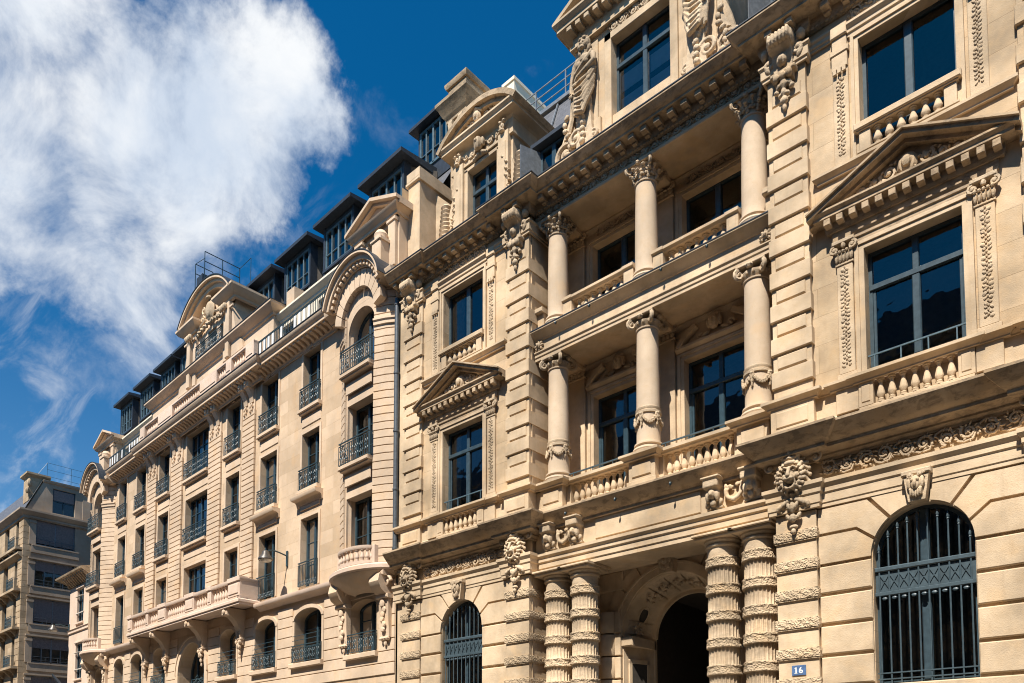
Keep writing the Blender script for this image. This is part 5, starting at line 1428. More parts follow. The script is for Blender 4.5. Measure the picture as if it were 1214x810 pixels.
for i, (c, w) in enumerate(cols):
    st = 'french' if w < 2 else 'multi'
    for (z0, z1) in (FL2[i], (12.38, 14.68), (15.64, 17.93)):
        o = window(B, c, .24, z0, w, z1 - z0, st, 'bframe', th=.09, curtain=((.55, .95) if (i * 7 + int(z0)) % 3 == 0 else None))
        if z0 > 12: link('railing', iron_rail(w + .12, .82), 'iron', o, (0, -.24, 0))
        elif z0 < 9: link('railing', iron_rail(w + .05, .95, .10, 1), 'iron', o, (0, -.24, 0))
    for (z0, zt, k) in ((12.38, 14.68, 1), (15.64, 17.93, 4), (12.38, 14.68, 5), (9.6, 11.3, 2)):
        if k == i: bb = MB(); bb.box(c - w / 2 + .09, c + w / 2 - .09, .40, .41, zt - .55 - .25 * (k % 3), zt - .06); link('blind_or_reflection', bb, 'curtain', B)
    sill_stone(c, w, 12.38, .22, i in (0, 1, 5, 6)); sill_stone(c, w, 15.64)
    m = MB()
    for (z0, z1) in ((FL2[i][0], FL2[i][1]), (12.38, 14.68), (15.64, 17.93)):
        a, b = w / 2, w / 2 + .13
        m.prism([(c - b, z0), (c - a, z0), (c - a, z1), (c + a, z1), (c + a, z0), (c + b, z0), (c + b, z1 + .12), (c - b, z1 + .12)], -.035, 0)
    for z in (14.95, 11.72): m.cbox(c - w / 2 - .05, c + w / 2 + .05, -.03, 0, z, z + .34, .02)
    m.box(c - .10, c + .10, -.09, 0, 17.98, 18.12)
    linkx('window_surround', m, 'bplain', B)
for c, w in MEZ:
    o = window(B, c, .40, 5.66, w, 2.06, 'french', 'bframe', rise=.38, th=.09); link('railing', iron_rail(w + .06, .66), 'iron', o, (0, -.40, 0))
    m = MB(); m.box(-w / 2, w / 2, -.53, -.515, .86, .88); m.box(-w / 2, w / 2, -.53, -.515, 1.04, 1.06); link('guard_rail', m, 'iron', o)
    o = window(B, c, .40, .8, w, 3.4, 'two', 'bframe', rise=.4, th=.09)
o = window(B, -15.55, .55, 2.5, 2.9, 5.05, 'multi', 'bframe', rise=1.45, th=.12)
m = MB()
for k in range(9): m.scroll(-1.0 + .25 * k, 3.25 + .15 * (k % 2), .0, .16, 1.2, 1 if k % 2 else -1, k, .03, 12, 5)
m.box(-1.4, 1.4, -.05, .05, 2.9, 3.0); link('fanlight_grille', m, 'iron', o)

# slim rusticated pilasters between the bays, with paired brackets and drops
for k, (a, b) in enumerate(((-10.90, -9.85), (-14.22, -12.98), (-18.45, -17.15), (-21.45, -20.35))):
    m = MB(); z = 8.45
    m.box(a + .03, b - .03, -.06, 0, 8.4, 18.0)
    while z < 17.0: m.cbox(a, b, -.10, -.02, z, z + .215, .012); z += .245
    link('pilaster', m, 'bplain', B)
    m = MB(); w = b - a
    for q in (.25, .75):
        x = a + w * q; m.cbox(x - .2, x + .2, -.40, 0, 17.92, 18.26, .03); m.prism_x([(0, 17.3), (-.10, 17.35), (-.14, 17.6), (-.30, 17.85), (-.36, 17.95), (0, 17.95)], x - .15, x + .15); m.blob((x, -.42, 18.09), (.09, .05, .10), seg=8)
        for j in range(2):
            for l in range(2): m.blob((x - .08 + .16 * j, -.13, 17.22 - .20 * l - .05 * ((j + 1) % 2)), (.055, .045, .075), seg=6, ring=4)
        m.box(x - .02, x + .02, -.11, -.08, 16.85, 17.3)
    link('bracket_pair', m, 'bplain', B)

# main cornice with its small brackets; the middle five bays step forward
bp = [(BL + .0, 0), (-21.6, 0), (-21.6, -.14), (-9.15, -.14), (-9.15, 0), (-3.35, 0)]
CB = [(0, 17.98), (.06, 17.98), (.06, 18.06), (.10, 18.10), (.10, 18.26), (.16, 18.28), (.50, 18.30), (.50, 18.42), (.56, 18.46), (.60, 18.56), (.62, 18.60), (.62, 18.64), (0, 18.72)]
mb = MB(); mb.sweep(CB, [(-26.4, 0)] + bp[1:])
for (x, y) in along([((-26.4, 0), (-21.7, 0)), ((-21.5, -.14), (-9.2, -.14)), ((-9.05, 0), (-3.5, 0))], .30, 0):
    mb.prism_x([(y, 18.08), (y - .14, 18.10), (y - .22, 18.16), (y - .44, 18.22), (y - .44, 18.30), (y, 18.30)], x - .075, x + .075)
link('main_cornice', mb, 'bplain', B)
mb = MB(); mb.sweep([(.56, 18.645), (.645, 18.64), (.645, 18.665), (.1, 18.735), (.1, 18.72)], [(-26.4, 0)] + bp[1:]); link('cornice_flashing', mb, 'zinc', B)
# string course above the entresol
mb = MB()
for a, b in ((-9.15, -3.5), (-26.3, -21.3)): mb.sweep([(0, 8.10), (.06, 8.12), (.16, 8.20), (.30, 8.22), (.34, 8.28), (.34, 8.38), (0, 8.46)], [(a, 0), (b, 0)])
linkx('string_course', mb, 'balcony', B)

# long stone balcony on scrolled brackets
mb = MB(); mb.box(-21.25, -9.15, -.92, 0, 8.40, 8.56)
mb.sweep([(0, 8.30), (.05, 8.32), (.05, 8.40), (.10, 8.42), (.10, 8.52), (.05, 8.56), (0, 8.56)], [(-21.2, 0), (-21.2, -.90), (-9.2, -.90), (-9.2, 0)])
link('balcony_slab', mb, 'balcony', B)
mb = MB()
piers = [(-21.15, .55), (-18.9, .3), (-17.1, .9), (-14.0, .9), (-12.0, .35), (-9.75, 1.0)]
mb.box(-21.2, -9.2, -.88, -.60, 8.57, 8.70); mb.sweep([(-.3, 9.30), (.03, 9.30), (.06, 9.36), (.06, 9.44), (-.32, 9.46)], [(-21.15, 0), (-21.15, -.86), (-9.25, -.86), (-9.25, 0)])
mb.box(-9.47, -9.22, -.88, 0, 8.57, 9.32); mb.box(-21.2, -20.95, -.88, 0, 8.57, 9.32)
for x, w in piers:
    mb.cbox(x - w / 2, x + w / 2, -.90, -.58, 8.7, 9.31, .01)
    mb.cbox(x - w / 2 + .08, x + w / 2 - .08, -.93, -.85, 8.80, 9.2, .015)
    mb.cbox(x - w / 2 - .03, x + w / 2 + .03, -.95, -.55, 9.30, 9.50, .02)
par = link('balcony_parapet', mb, 'balcony', B)
for a, b, n in ((-20.8, -19.1, 6), (-18.7, -17.6, 4), (-16.6, -14.5, 9), (-13.5, -12.25, 5), (-11.8, -10.3, 6)): balusters(par, spread(a, b, n), -.74, 8.70, 9.30, .085, 'balcony')
def corbel():
    m = MB()
    m.prism_x([(0, 0), (-.14, .02), (-.20, .12), (-.16, .30), (-.20, .55), (-.42, .95), (-.80, 1.28), (-.84, 1.36), (-.84, 1.50), (0, 1.50)], -.20, .20)
    m.cbox(-.24, .24, -.88, -.55, 1.18, 1.48, .03); m.blob((0, -.90, 1.33), (.12, .06, .10), seg=8)
    m.cbox(-.26, .26, -.24, 0, .22, .32, .02)
    for q in (-1, 1): m.blob((q * .14, -.22, .12), (.08, .09, .10)); m.blob((q * .08, -.2, -.08), (.08, .07, .10), ay=q * .4)
    m.blob((0, -.22, -.02), (.09, .09, .12)); m.blob((0, -.16, -.28), (.08, .07, .12)); m.blob((0, -.13, -.48), (.05, .05, .10))
    for k in range(3): m.box(-.13 + .13 * k - .03, -.13 + .13 * k + .03, -.24, 0, .34, .62)
    return m.mesh('corbel')
cbm = corbel()
for x in (-20.95, -18.35, -14.05 + -.25, -10.6): link('corbel', cbm, 'bplain', B, (x, 0, 6.86))

# projecting end bays
def end_bay(cx, tag_):
    pl = [(cx - 1.72, 0), (cx - 1.32, -.27), (cx - .86, -.45), (cx + .86, -.45), (cx + 1.30, -.25), (cx + 1.66, 0)]
    hw = .79
    m = MB()
    wall(m, cx - .90, cx + .90, 8.4, 18.0, -.36, [(cx - hw, cx + hw, 9.12, 11.12), (cx - hw, cx + hw, 12.22, 14.48), (cx - hw, cx + hw, 15.56, 17.84, hw)], .42)
    link('bay_front', m, 'bplain', B)
    for side in (0, 1):
        m = MB(); z = 8.46
        seg = pl[:3] if side == 0 else pl[3:]
        m.sweep([(-.045, 8.4), (-.045, 18.2), (-.3, 18.2), (-.3, 8.4)], seg)
        while z < 18.0: m.sweep([(-.06, z), (-.012, z), (0, z + .012), (0, z + .236), (-.012, z + .248), (-.06, z + .248)], seg); z += .272
        link('bay_flank', m, 'bplain', B)
    # pier capital band and arched hood
    m = MB()
    for seg in (pl[:3], pl[3:]): m.sweep([(0, 16.75), (.05, 16.77), (.05, 16.88), (.09, 16.92), (.09, 16.98), (0, 17.0)], seg)
    linkx('bay_impost', m, 'bplain', B)
    m = MB()
    R0, zc = 1.62, 17.78
    for r0, r1, y0 in ((1.30, R0 - .14, -.62), (R0 - .14, R0 + .02, -.80), (R0 + .02, R0 + .10, -.92)): ring(m, cx, zc, r0, r1, .22, PI - .22, y0, .2, 26)
    for k in range(17):
        a = .32 + (PI - .64) * k / 16; x, z = cx + (R0 - .22) * math.cos(a), zc + (R0 - .22) * math.sin(a)
        t = MB(); t.cbox(-.06, .06, -.74, -.4, -.07, .07, .01); ca, sa = math.cos(a - PI / 2), math.sin(a - PI / 2)
        m.add([(x + p[0] * ca - p[2] * sa, p[1], z + p[0] * sa + p[2] * ca) for p in t.v], t.f)
    for sx in (-1, 1):
        a, b = sorted((cx + sx * (R0 - .12), cx + sx * 2.0))
        m.sweep([(0, 18.02), (.1, 18.06), (.16, 18.12), (.3, 18.18), (.34, 18.3), (.34, 18.34), (0, 18.4)], [(a, -.3), (b, -.3)] if True else None); m.box(a, b, -.3, .3, 17.98, 18.4)
    link('bay_hood', m, 'bplain', B)
    m = MB(); ring(m, cx, zc, R0 + .10, R0 + .125, .22, PI - .22, -.94, .3, 26); link('hood_flashing', m, 'zinc', B)
    m = MB(); 
    ring(m, cx, 17.05, hw + .03, 1.28, 0, PI, -.50, -.45, 1)  if False else None
    nv = 11
    for k in range(nv):
        a, b = PI * k / nv + .012, PI * (k + 1) / nv - .012
        i0 = arc_pts(cx, 17.45, .97, 1.02, a, b, 4); o0 = arc_pts(cx, 17.60, 1.36, 1.46, a, b, 4)
        m.prism(i0 + o0[::-1], -.56, -.30)
    link('voussoirs', m, 'bplain', B)
    m = MB(); m.prism(arc_pts(cx, zc, 1.45, 1.45, 0, PI, 18) + [(cx - 1.45, 17.4), (cx + 1.45, 17.4)], -.44, .2) if False else m.box(cx - 1.15, cx + 1.15, -.362, .2, 17.99, 18.9)
    link('bay_tympanum', m, 'bplain', B)
    for z0, h, st, rise in ((9.12, 2.0, 'french', 0), (12.22, 2.26, 'french', 0), (15.56, 2.28, 'french', hw)):
        o = window(B, cx, .02, z0, hw * 2, h, st, 'bframe', rise=rise, th=.09)
        if z0 > 12: link('railing', iron_rail(hw * 2 + .2, .82, .2), 'iron', o, (0, -.46, 0)); 
    for z in (12.22, 15.56):
        m = MB(); m.cbox(cx - hw - .12, cx + hw + .08, -.68, -.40, z - .14, z, .02); m.cbox(cx - hw - .06, cx + hw + .04, -.62, -.40, z - .2, z - .14, .01); m.cbox(cx - hw + .02, cx + hw - .02, -.47, -.44, z - .72, z - .32, .02); link('sill', m, 'bplain', B)
    # bowed balcony
    bow = [(cx + 1.78 * math.cos(PI + PI * k / 16), .05 - 1.0 * math.sin(PI * k / 16)) for k in range(17)]
    m = MB(); m.sweep([(-.5, 8.16), (0, 8.18), (.06, 8.24), (.06, 8.36), (.0, 8.42), (-.5, 8.44)], bow); m.prism_x([(0, 0)] * 3, 0, 0) if False else None
    pts = [(x, y, 8.17) for x, y in bow]; m.add(pts + [(x, y, 8.43) for x, y in bow], [tuple(range(len(pts))), tuple(range(2 * len(pts) - 1, len(pts) - 1, -1))])
    link('bow_slab', m, 'balcony', B)
    bw2 = [(cx + .98 * math.cos(PI + PI * k / 12), -.34 - .52 * math.sin(PI * k / 12)) for k in range(13)]
    m = MB(); m.sweep([(-.12, 8.44), (.02, 8.44), (.02, 8.58), (-.12, 8.58)], bw2); m.sweep([(-.14, 8.98), (.02, 8.98), (.04, 9.02), (.04, 9.10), (-.14, 9.12)], bw2)
    for x_ in (-.98, .98): m.cbox(cx + x_ - .12, cx + x_ + .12, -.50, -.2, 8.44, 9.1, .01)
    bo = link('bow_parapet', m, 'balcony', B)
    k_ = (round(.4, 3), .075, 'balcony')
    if k_ not in BAL: BAL[k_] = baluster_mesh(.40, .075)
    for k in range(1, 12): link('baluster', BAL[k_], 'balcony', bo, (cx + .92 * math.cos(PI + PI * k / 12), -.34 - .46 * math.sin(PI * k / 12), 8.58))
    # funnel under the balcony and the two large consoles
    m = MB()
    rings = []
    for j, (f_, z) in enumerate(((1.0, 8.17), (.86, 7.98), (.60, 7.78), (.30, 7.62))):
        rings.append([(cx + 1.70 * f_ * math.cos(PI + PI * k / 12), .0 - .95 * f_ * math.sin(PI * k / 12), z) for k in range(13)])
    kk_ = [p for r in rings for p in r]; m.add(kk_, [(j * 13 + i, j * 13 + i + 1, (j + 1) * 13 + i + 1, (j + 1) * 13 + i) for j in range(3) for i in range(12)])
    link('balcony_soffit', m, 'bplain', B)
    for q in (-1, 1):
        m = MB(); x = cx + q * 1.22
        m.prism_x([(0, 5.95), (-.14, 6.0), (-.18, 6.5), (-.20, 7.25), (-.26, 7.4), (-.50, 7.55), (-.62, 7.8), (-.56, 8.05), (-.4, 8.16), (0, 8.16)], x - .26, x + .26)
        m.cbox(x - .34, x + .34, -.5, 0, 8.0, 8.17, .03); m.cbox(x - .33, x + .33, -.30, 0, 7.28, 7.42, .03)
        for s2 in (-1, 1): m.scroll(x + s2 * .27, 7.82, -.22, .20, 1.3, s2, 0, .06, 14, 6)
        for k in range(6): m.blob((x + .06 * math.sin(k * 2), -.22, 6.25 + .17 * k), (.12, .05, .10), ay=k, seg=7, ring=4)
        for k in range(3): m.blob((x - .15 + .15 * k, -.12, 5.95), (.09, .1, .08), seg=7, ring=4)
        m.blob((x, -.1, 5.8), (.07, .06, .1), seg=7, ring=4); m.blob((x, -.25, 7.12), (.13, .07, .14), seg=7, ring=4)
        link('balcony_console', m, 'bplain', B)
    # entresol window under the bow
    c = cx - (.2 if cx > -10 else 0)
    o = window(B, c, .40, 5.62, 1.56, 1.88, 'french', 'bframe', rise=.3, th=.09); link('railing', iron_rail(1.66, .68), 'iron', o, (0, -.40, 0))
    m = MB(); m.cbox(c - .95, c + .95, -.20, .1, 5.42, 5.60, .02); link('sill', m, 'bplain', B)
    # little pedimented loggia above the hood
    m = MB(); y0 = -.10; pc = cx + .55; hw_ = 1.22
    wall(m, pc - hw_, pc + hw_, 18.6, 20.6, y0, [(pc - .62, pc + .62, 19.35, 20.32)], .9)
    m.box(pc - hw_, pc + hw_, y0 + .9, y0 + 2.0, 18.6, 20.6)
    for q in (-1, 1): m.cbox(pc + q * .95 - .20, pc + q * .95 + .20, y0 - .14, y0, 18.7, 20.45, .02); m.cbox(pc + q * .95 - .24, pc + q * .95 + .24, y0 - .18, y0, 20.28, 20.40, .015); m.add([(pc + q * hw_, y0, 18.6), (pc + q * hw_, y0 + 2, 18.6), (pc + q * hw_, y0 + 2, 20.6), (pc + q * hw_, y0, 20.6)], [(0, 1, 2, 3)])
    m.sweep([(0, 20.45), (.06, 20.46), (.06, 20.56), (.2, 20.66), (.24, 20.74), (0, 20.78)], [(pc - hw_, y0 + 2), (pc - hw_, y0 - .1), (pc + hw_, y0 - .1), (pc + hw_, y0 + 2)])
    m.prism([(pc - 1.3, 20.70), (pc + 1.3, 20.70), (pc, 21.28)], y0 - .08, y0 + 2.0)
    for sx in (-1, 1):
        for o0, o1, yy in ((-.20, -.09, .22), (-.09, .03, .38)): m.prism([(pc + sx * 1.52, 20.86 + o0), (pc, 21.48 + o0), (pc, 21.48 + o1), (pc + sx * 1.52, 20.86 + o1)], y0 - yy, y0 + 2.1)
    m.cbox(pc + .35, pc + .85, -.62, -.2, 18.6, 19.55, .03); m.cbox(pc + .30, pc + .90, -.66, -.2, 19.55, 19.65, .02); m.lathe([(.0, 19.65), (.24, 19.66), (.22, 19.72), (.25, 19.85), (.16, 20.0), (.0, 20.05)], (pc + .6, -.40, 0), 14)
    link('pedimented_loggia', m, 'bplain', B)
end_bay(BAYR, 'r'); end_bay(BAYL, 'l')

# --- attic storey
AW = [(-7.85, 1.1), (-5.1, 1.1), (-23.0, 1.1), (-25.6, 1.1)]
mb = MB(); wall(mb, BL, 0, 18.6, 20.6, .35, [(c - w / 2, c + w / 2, 18.9, 20.15) for c, w in AW], .25)
link('attic_wall', mb, 'bwhite', B)
for c, w in AW: window(B, c, .5, 18.9, w, 1.25, 'two', 'bframe', room=False, th=.08)
mb = MB()
for a, b in ((-3.0, .0), (-8.9, -3.0), (BL, -21.7)): mb.sweep([(0, 20.35), (.06, 20.38), (.06, 20.46), (.18, 20.55), (.24, 20.62), (.24, 20.70), (-.3, 20.75), (-.3, 20.35)], [(a, .35), (b, .35)])
linkx('attic_cornice', mb, 'bwhite', B)
mb = MB(); mb.cbox(-21.3, -8.55, .0, .4, 18.6, 20.75, .02)
mb.sweep([(0, 20.62), (.06, 20.64), (.06, 20.74), (.24, 20.86), (.34, 20.98), (.34, 21.08), (-.4, 21.15), (-.4, 20.62)], [(-21.3, .5), (-21.3, .0), (-8.55, .0), (-8.55, .5)])
for k in range(6):
    x = -20.2 + 2.1 * k; mb.cbox(x - .8, x + .8, -.03, .02, 18.8, 20.4, .02)
link('attic_block', mb, 'bplain', B)
mb = MB(); mb.sweep([(.30, 21.085), (.365, 21.08), (.365, 21.10), (-.3, 21.17), (-.3, 21.155)], [(-21.3, .5), (-21.3, .0), (-8.55, .0), (-8.55, .5)]); link('attic_flashing', mb, 'zinc', B)
# stone balustrade in the middle, iron railings with white panels at the ends
mb = MB(); mb.box(-21.2, -8.95, -.62, -.40, 18.72, 18.84); mb.sweep([(-.26, 19.36), (.02, 19.36), (.05, 19.40), (.05, 19.48), (-.26, 19.5)], [(-21.2, -.60), (-8.95, -.60)])
for x, w in ((-20.9, .6), (-18.0, 1.7), (-13.2, 1.7), (-11.2, .5), (-9.3, .7)): mb.cbox(x - w / 2, x + w / 2, -.66, -.36, 18.74, 19.44, .015); mb.cbox(x - w / 2 + .08, x + w / 2 - .08, -.685, -.6, 18.9, 19.3, .02)
bl = link('roof_balustrade', mb, 'balcony', B)
for a, b, n in ((-20.5, -18.95, 7), (-17.1, -14.1, 12), (-12.3, -11.5, 4), (-10.9, -9.7, 5)): balusters(bl, spread(a, b, n), -.51, 18.84, 19.36, .08, 'balcony')
for a, b in ((-8.85, -3.4), (-26.2, -21.8)):
    m = MB(); L = b - a
    for z in (.06, .60, .66): m.box(-L / 2, L / 2, -.015, .015, z - .012, z + .012)
    n = int(L / .12)
    for k in range(n + 1): x = -L / 2 + L * k / n; m.box(x - .01, x + .01, -.01, .01, 0, .64)
    o = link('roof_railing', m, 'iron', B, ((a + b) / 2, -.48, 18.72))
    m = MB(); nn = int(L / .34)
    for k in range(nn):
        if (k // 4) % 2 == 0 or k % 5 == 0: x = -L / 2 + L * (k + .5) / nn; m.box(x - .07, x + .07, -.02, .0, .10, .56)
    linkx('white_panel', m, 'white', o)

# --- roof and zinc dormers
mb = MB(); mb.add([(BL, .7, 20.6), (0, .7, 20.6), (0, 2.6, 24.0), (BL, 2.6, 24.0), (BL, 12, 24.3), (0, 12, 24.3)], [(0, 1, 2, 3), (3, 2, 5, 4)]); mb.add([(BL, .7, 20.6), (BL, 2.6, 24.0), (BL, 12, 24.3), (BL, 12, 18)], [(0, 1, 2, 3)]); brf = link('mansard_roof', mb, 'slate', B)
def zdorm(x, w=2.1):
    m = MB(); y = 1.15; hw = w / 2
    m.box(x - hw, x - hw + .12, y, 3.4, 20.7, 24.0); m.box(x + hw - .12, x + hw, y, 3.4, 20.7, 24.0); m.box(x - hw + .12, x + hw - .12, y + .1, 1.6, 20.7, 22.2); m.box(x - hw + .12, x + hw - .12, y + .02, 3.4, 23.84, 24.0)
    m.add([(x - hw - .28, y - .35, 24.0), (x + hw + .28, y - .35, 24.0), (x + hw + .28, 3.6, 24.0), (x - hw - .28, 3.6, 24.0), (x - hw - .28, y - .35, 24.14), (x + hw + .28, y - .35, 24.14), (x + hw + .28, 3.6, 24.42), (x - hw - .28, 3.6, 24.42)], [(3, 2, 1, 0), (4, 5, 6, 7), (0, 1, 5, 4), (1, 2, 6, 5), (2, 3, 7, 6), (3, 0, 4, 7)])
    d = link('zinc_dormer', m, 'zinc', brf)
    window(B, x, y + .03, 22.18, w - .24, 1.66, 'zinc', 'dframe', th=.1, curtain=(.1, .9) if int(x) % 3 == 0 else None)
    m = MB(); m.box(x - hw, x + hw, y - .03, y + .06, 22.08, 22.18); link('dormer_sill', m, 'zinc', d)
for x in (-2.35, -5.55, -8.70, -11.7, -19.7, -22.35, -25.35, -28.5): zdorm(x, 2.15 if x > -12 else 1.95)

m = MB(); m.box(-2.1, -.25, 2.5, 5.5, 23.9, 26.3); m.box(-2.35, .0, 2.2, 5.6, 26.3, 26.42); d_ = link('zinc_dormer', m, 'zinc', brf); window(B, -1.17, 2.45, 24.6, 1.6, 1.6, 'zinc', 'dframe', room=False, th=.1)
# --- central fronton
cx = -15.5; y = .25
m = MB()
wall(m, cx - 2.3, cx + 2.3, 21.1, 24.3, y, [(cx - 1.25, cx - .75, 22.1, 23.25), (cx - .45, cx + .45, 22.1, 23.38), (cx + .75, cx + 1.25, 22.1, 23.25)], .4)
m.add([(cx + 2.3, y, 21.1), (cx + 2.3, 4, 21.1), (cx + 2.3, 4, 24.3), (cx + 2.3, y, 24.3)], [(0, 1, 2, 3)]); m.add([(cx - 2.3, y, 21.1), (cx - 2.3, 4, 21.1), (cx - 2.3, 4, 24.3), (cx - 2.3, y, 24.3)], [(3, 2, 1, 0)])
for q in (-1, 1):
    for e in (1.62, 2.05): m.cbox(cx + q * e - .16, cx + q * e + .16, y - .16 - (.12 if e > 2 else 0), y, 21.1, 23.7, .03)
    a, b = sorted((cx + q * 1.40, cx + q * 2.55)); m.sweep([(0, 23.7), (.1, 23.74), (.1, 23.85), (.3, 23.95), (.42, 24.1), (.42, 24.2), (0, 24.3)], [(a, 3), (a, y - .12), (b, y - .12), (b, 3)])
    m.sweep([(0, 23.35), (.06, 23.36), (.06, 23.44), (0, 23.46)], [(a, y - .2), (b, y - .2)])
    m.prism([(cx + q * 2.3, 21.1), (cx + q * 3.4, 21.1), (cx + q * 3.3, 21.5), (cx + q * 2.75, 21.9), (cx + q * 2.5, 22.8), (cx + q * 2.3, 23.4)], y - .15, y + .6)
fr = link('fronton', m, 'bplain', B)
fr.location = (1.12, -.22, -.95)
m = MB(); zc, R = 22.41, 3.25
a0 = math.asin((24.15 - zc) / (.92 * R))
for r0, r1, yy in ((R - .40, R - .18, -.28), (R - .18, R - .05, -.42), (R - .05, R + .06, -.55)): ring(m, cx, zc, r0, r1, a0, PI - a0, y + yy, 3.5, 24, .92)
m.prism([(cx + (R - .3) * math.cos(a0 + (PI - 2 * a0) * k / 18), zc + .92 * (R - .3) * math.sin(a0 + (PI - 2 * a0) * k / 18)) for k in range(19)] + [(cx - 2.3, 24.0), (cx + 2.3, 24.0)], y + .02, 3.4)
link('arched_hood', m, 'bplain', fr)
m = MB(); ring(m, cx, zc, R + .065, R + .10, a0, PI - a0, y - .58, 3.6, 24, .92); link('hood_flashing', m, 'zinc', fr)
m = MB()
m.blob((cx, y - .12, 24.25), (.42, .14, .52)); m.blob((cx, y - .20, 24.25), (.30, .10, .40)); m.blob((cx, y - .2, 24.82), (.2, .15, .10))
for q in (-1, 1):
    m.scroll(cx + q * .72, 24.55, y - .06, .22, 1.5, q, 0, .06, 18, 6); m.scroll(cx + q * .85, 24.15, y - .06, .18, 1.3, -q, 0, .05, 14, 6)
    for k in range(9): m.blob((cx + q * (.12 + .14 * k), y - .12 - .03 * (k % 2), 23.66 - .02 * k + .05 * (k % 2)), (.10, .09, .075), ay=q * (.4 + k), seg=7, ring=5)
    for k in range(3): m.blob((cx + q * (1.62 + .2 * k), y - .36, 23.5), (.09, .12, .14), seg=7, ring=5)
    m.tube([(cx + q * .5, y - .12, 24.0), (cx + q * 1.0, y - .14, 23.85), (cx + q * 1.35, y - .12, 23.6)], .06, 6)
linkx('fronton_carving', m, 'carved', fr)
for q, w, h in ((-1.0, .5, 1.15), (0, .9, 1.28), (1.0, .5, 1.15)): window(B, cx + q + 1.12, y + .06, 21.15, w, h, 'two' if w > .6 else 'plain', 'bframe', room=False)
link('railing', iron_rail(2.7, .78, .1), 'iron', fr, (cx, y - .10, 22.12))
m = MB(); r_ = .016
for x_, ya, yb_, zt in ((-16.4, .46, 2.3, 27.46), (-17.2, .35, 1.25, 27.12)):
    for z in (zt, zt - .5): m.box(x_ - r_, x_ + r_, ya, yb_, z - r_, z + r_)
    for yy in (ya, (ya + yb_) / 2, yb_): m.box(x_ - r_, x_ + r_, yy - r_, yy + r_, zt - 1.6, zt)
m.tube([(-16.4, 2.3, 27.46), (-15.2, 2.3, 27.46), (-15.2, 2.3, 26.0)], .016, 5); m.tube([(-17.2, .35, 27.12), (-16.4, .46, 27.1)], .016, 5)
link('roof_railing', m, 'iron', brf)
m = MB(); m.box(-17.15, -16.5, .4, 1.5, 25.3, 26.35); link('roof_hatch', m, 'zinc', brf)
m = MB()
for k, (x, y_) in enumerate(((-4.1, 4.0), (-10.4, 5.0), (-23.8, 4.5))):
    m.box(x - .5, x + .5, y_, y_ + 1.6, 24.0, 25.3)
    for q in (-.3, 0, .3): m.lathe([(.10, 25.3), (.09, 25.65), (.11, 25.67), (.11, 25.72), (.0, 25.72)], (x + q, y_ + .4, 0), 10)
linkx('chimney', m, 'bplain', B)
m = MB(); m.cbox(-8.05, -7.45, .3, 1.0, 20.7, 21.55, .02); link('roof_pier', m, 'bplain', B)

# ================================================================== wall lamp on building B
def wall_lamp(name, label, loc, rz):
    t = thing(name, label, 'lamp', loc, rz, 'street lamps fixed to the facades')
    m = MB(); m.cbox(-.05, .05, -.03, .02, -.32, .30, .01); link('wall_bracket', m, 'iron', t)
    m = MB(); m.tube([(0, -.02, .10), (0, -.35, .17), (-.03, -.55, .21), (-.06, -.78, .17)], .030, 8); link('arm', m, 'iron', t)
    h = MB(); h.lathe([(.0, .32), (.08, .31), (.13, .26), (.16, .14), (.27, .02), (.285, -.04), (.27, -.07), (.24, -.05), (.0, -.04)], (-.08, -.88, -.16), 22); hd = link('lamp_shade', h, 'lamp', t)
    h = MB(); h.lathe([(.235, -.055), (.17, -.13), (.0, -.16)], (-.08, -.88, -.16), 20); link('diffuser', h, 'lampglass', hd)
    return t
p_ = B.matrix_basis if False else (Matrix.Rotation(rad(-1.3), 4, 'Z') @ Vector((-7.02, -.035, 0)) + Vector((-19.9, 0, 0)))
wall_lamp('wall_lamp', 'grey street lamp on an iron bracket fixed to the long pale apartment building', (p_.x, p_.y, 9.95), rad(-1.3))

# ================================================================== the low rendered house between B and the corner building
H = thing('rendered_house', 'narrow low pink rendered house with dark eaves between two taller stone buildings', 'house', (-49.95, .68, 0), rad(-1.3))
HW = 4.0
mb = MB(); wall(mb, -HW, 0, 0, 13.4, 0, [(-2.55, -1.35, 10.75, 12.85), (-2.55, -1.35, 7.2, 9.4), (-2.55, -1.35, 3.9, 6.0)], .25)
mb.add([(-HW, 0, 0), (-HW, 10, 0), (-HW, 10, 13.4), (-HW, 0, 13.4)], [(3, 2, 1, 0)]); link('wall', mb, 'pink', H)
for z, h in ((10.75, 2.1), (7.2, 2.2), (3.9, 2.1)):
    o = window(H, -1.95, .12, z, 1.2, h, 'french', 'bframe', th=.09)
    m = MB(); m.box(-.72, .72, -.16, -.10, .55, .6); m.box(-.6, .6, -.25, -.12, 1.6, 1.62); link('blind_or_reflection', m, 'curtain', o)
    m = MB(); m.cbox(-.72, .72, -.2, 0, h + .02, h + .14, .02); m.cbox(-.7, .7, -.22, 0, -.14, -.02, .02); link('sill', m, 'pink', o)
mb = MB(); mb.sweep([(0, 10.15), (.08, 10.18), (.08, 10.30), (.14, 10.38), (0, 10.42)], [(-HW, 0), (0, 0)]); mb.sweep([(0, 6.6), (.08, 6.62), (.08, 6.74), (0, 6.8)], [(-HW, 0), (0, 0)]); linkx('string_course', mb, 'pink', H)
mb = MB(); mb.sweep([(0, 13.2), (.06, 13.2), (.1, 13.4), (.62, 13.72), (.66, 13.82), (0, 14.0)], [(-HW - .3, 8), (-HW - .3, 0), (0, 0)])
for k in range(11): x = -HW + .2 + .37 * k; mb.prism_x([(0, 13.1), (-.12, 13.15), (-.5, 13.55), (-.5, 13.66), (0, 13.66)], x - .07, x + .07)
link('eaves', mb, 'weathered', H)
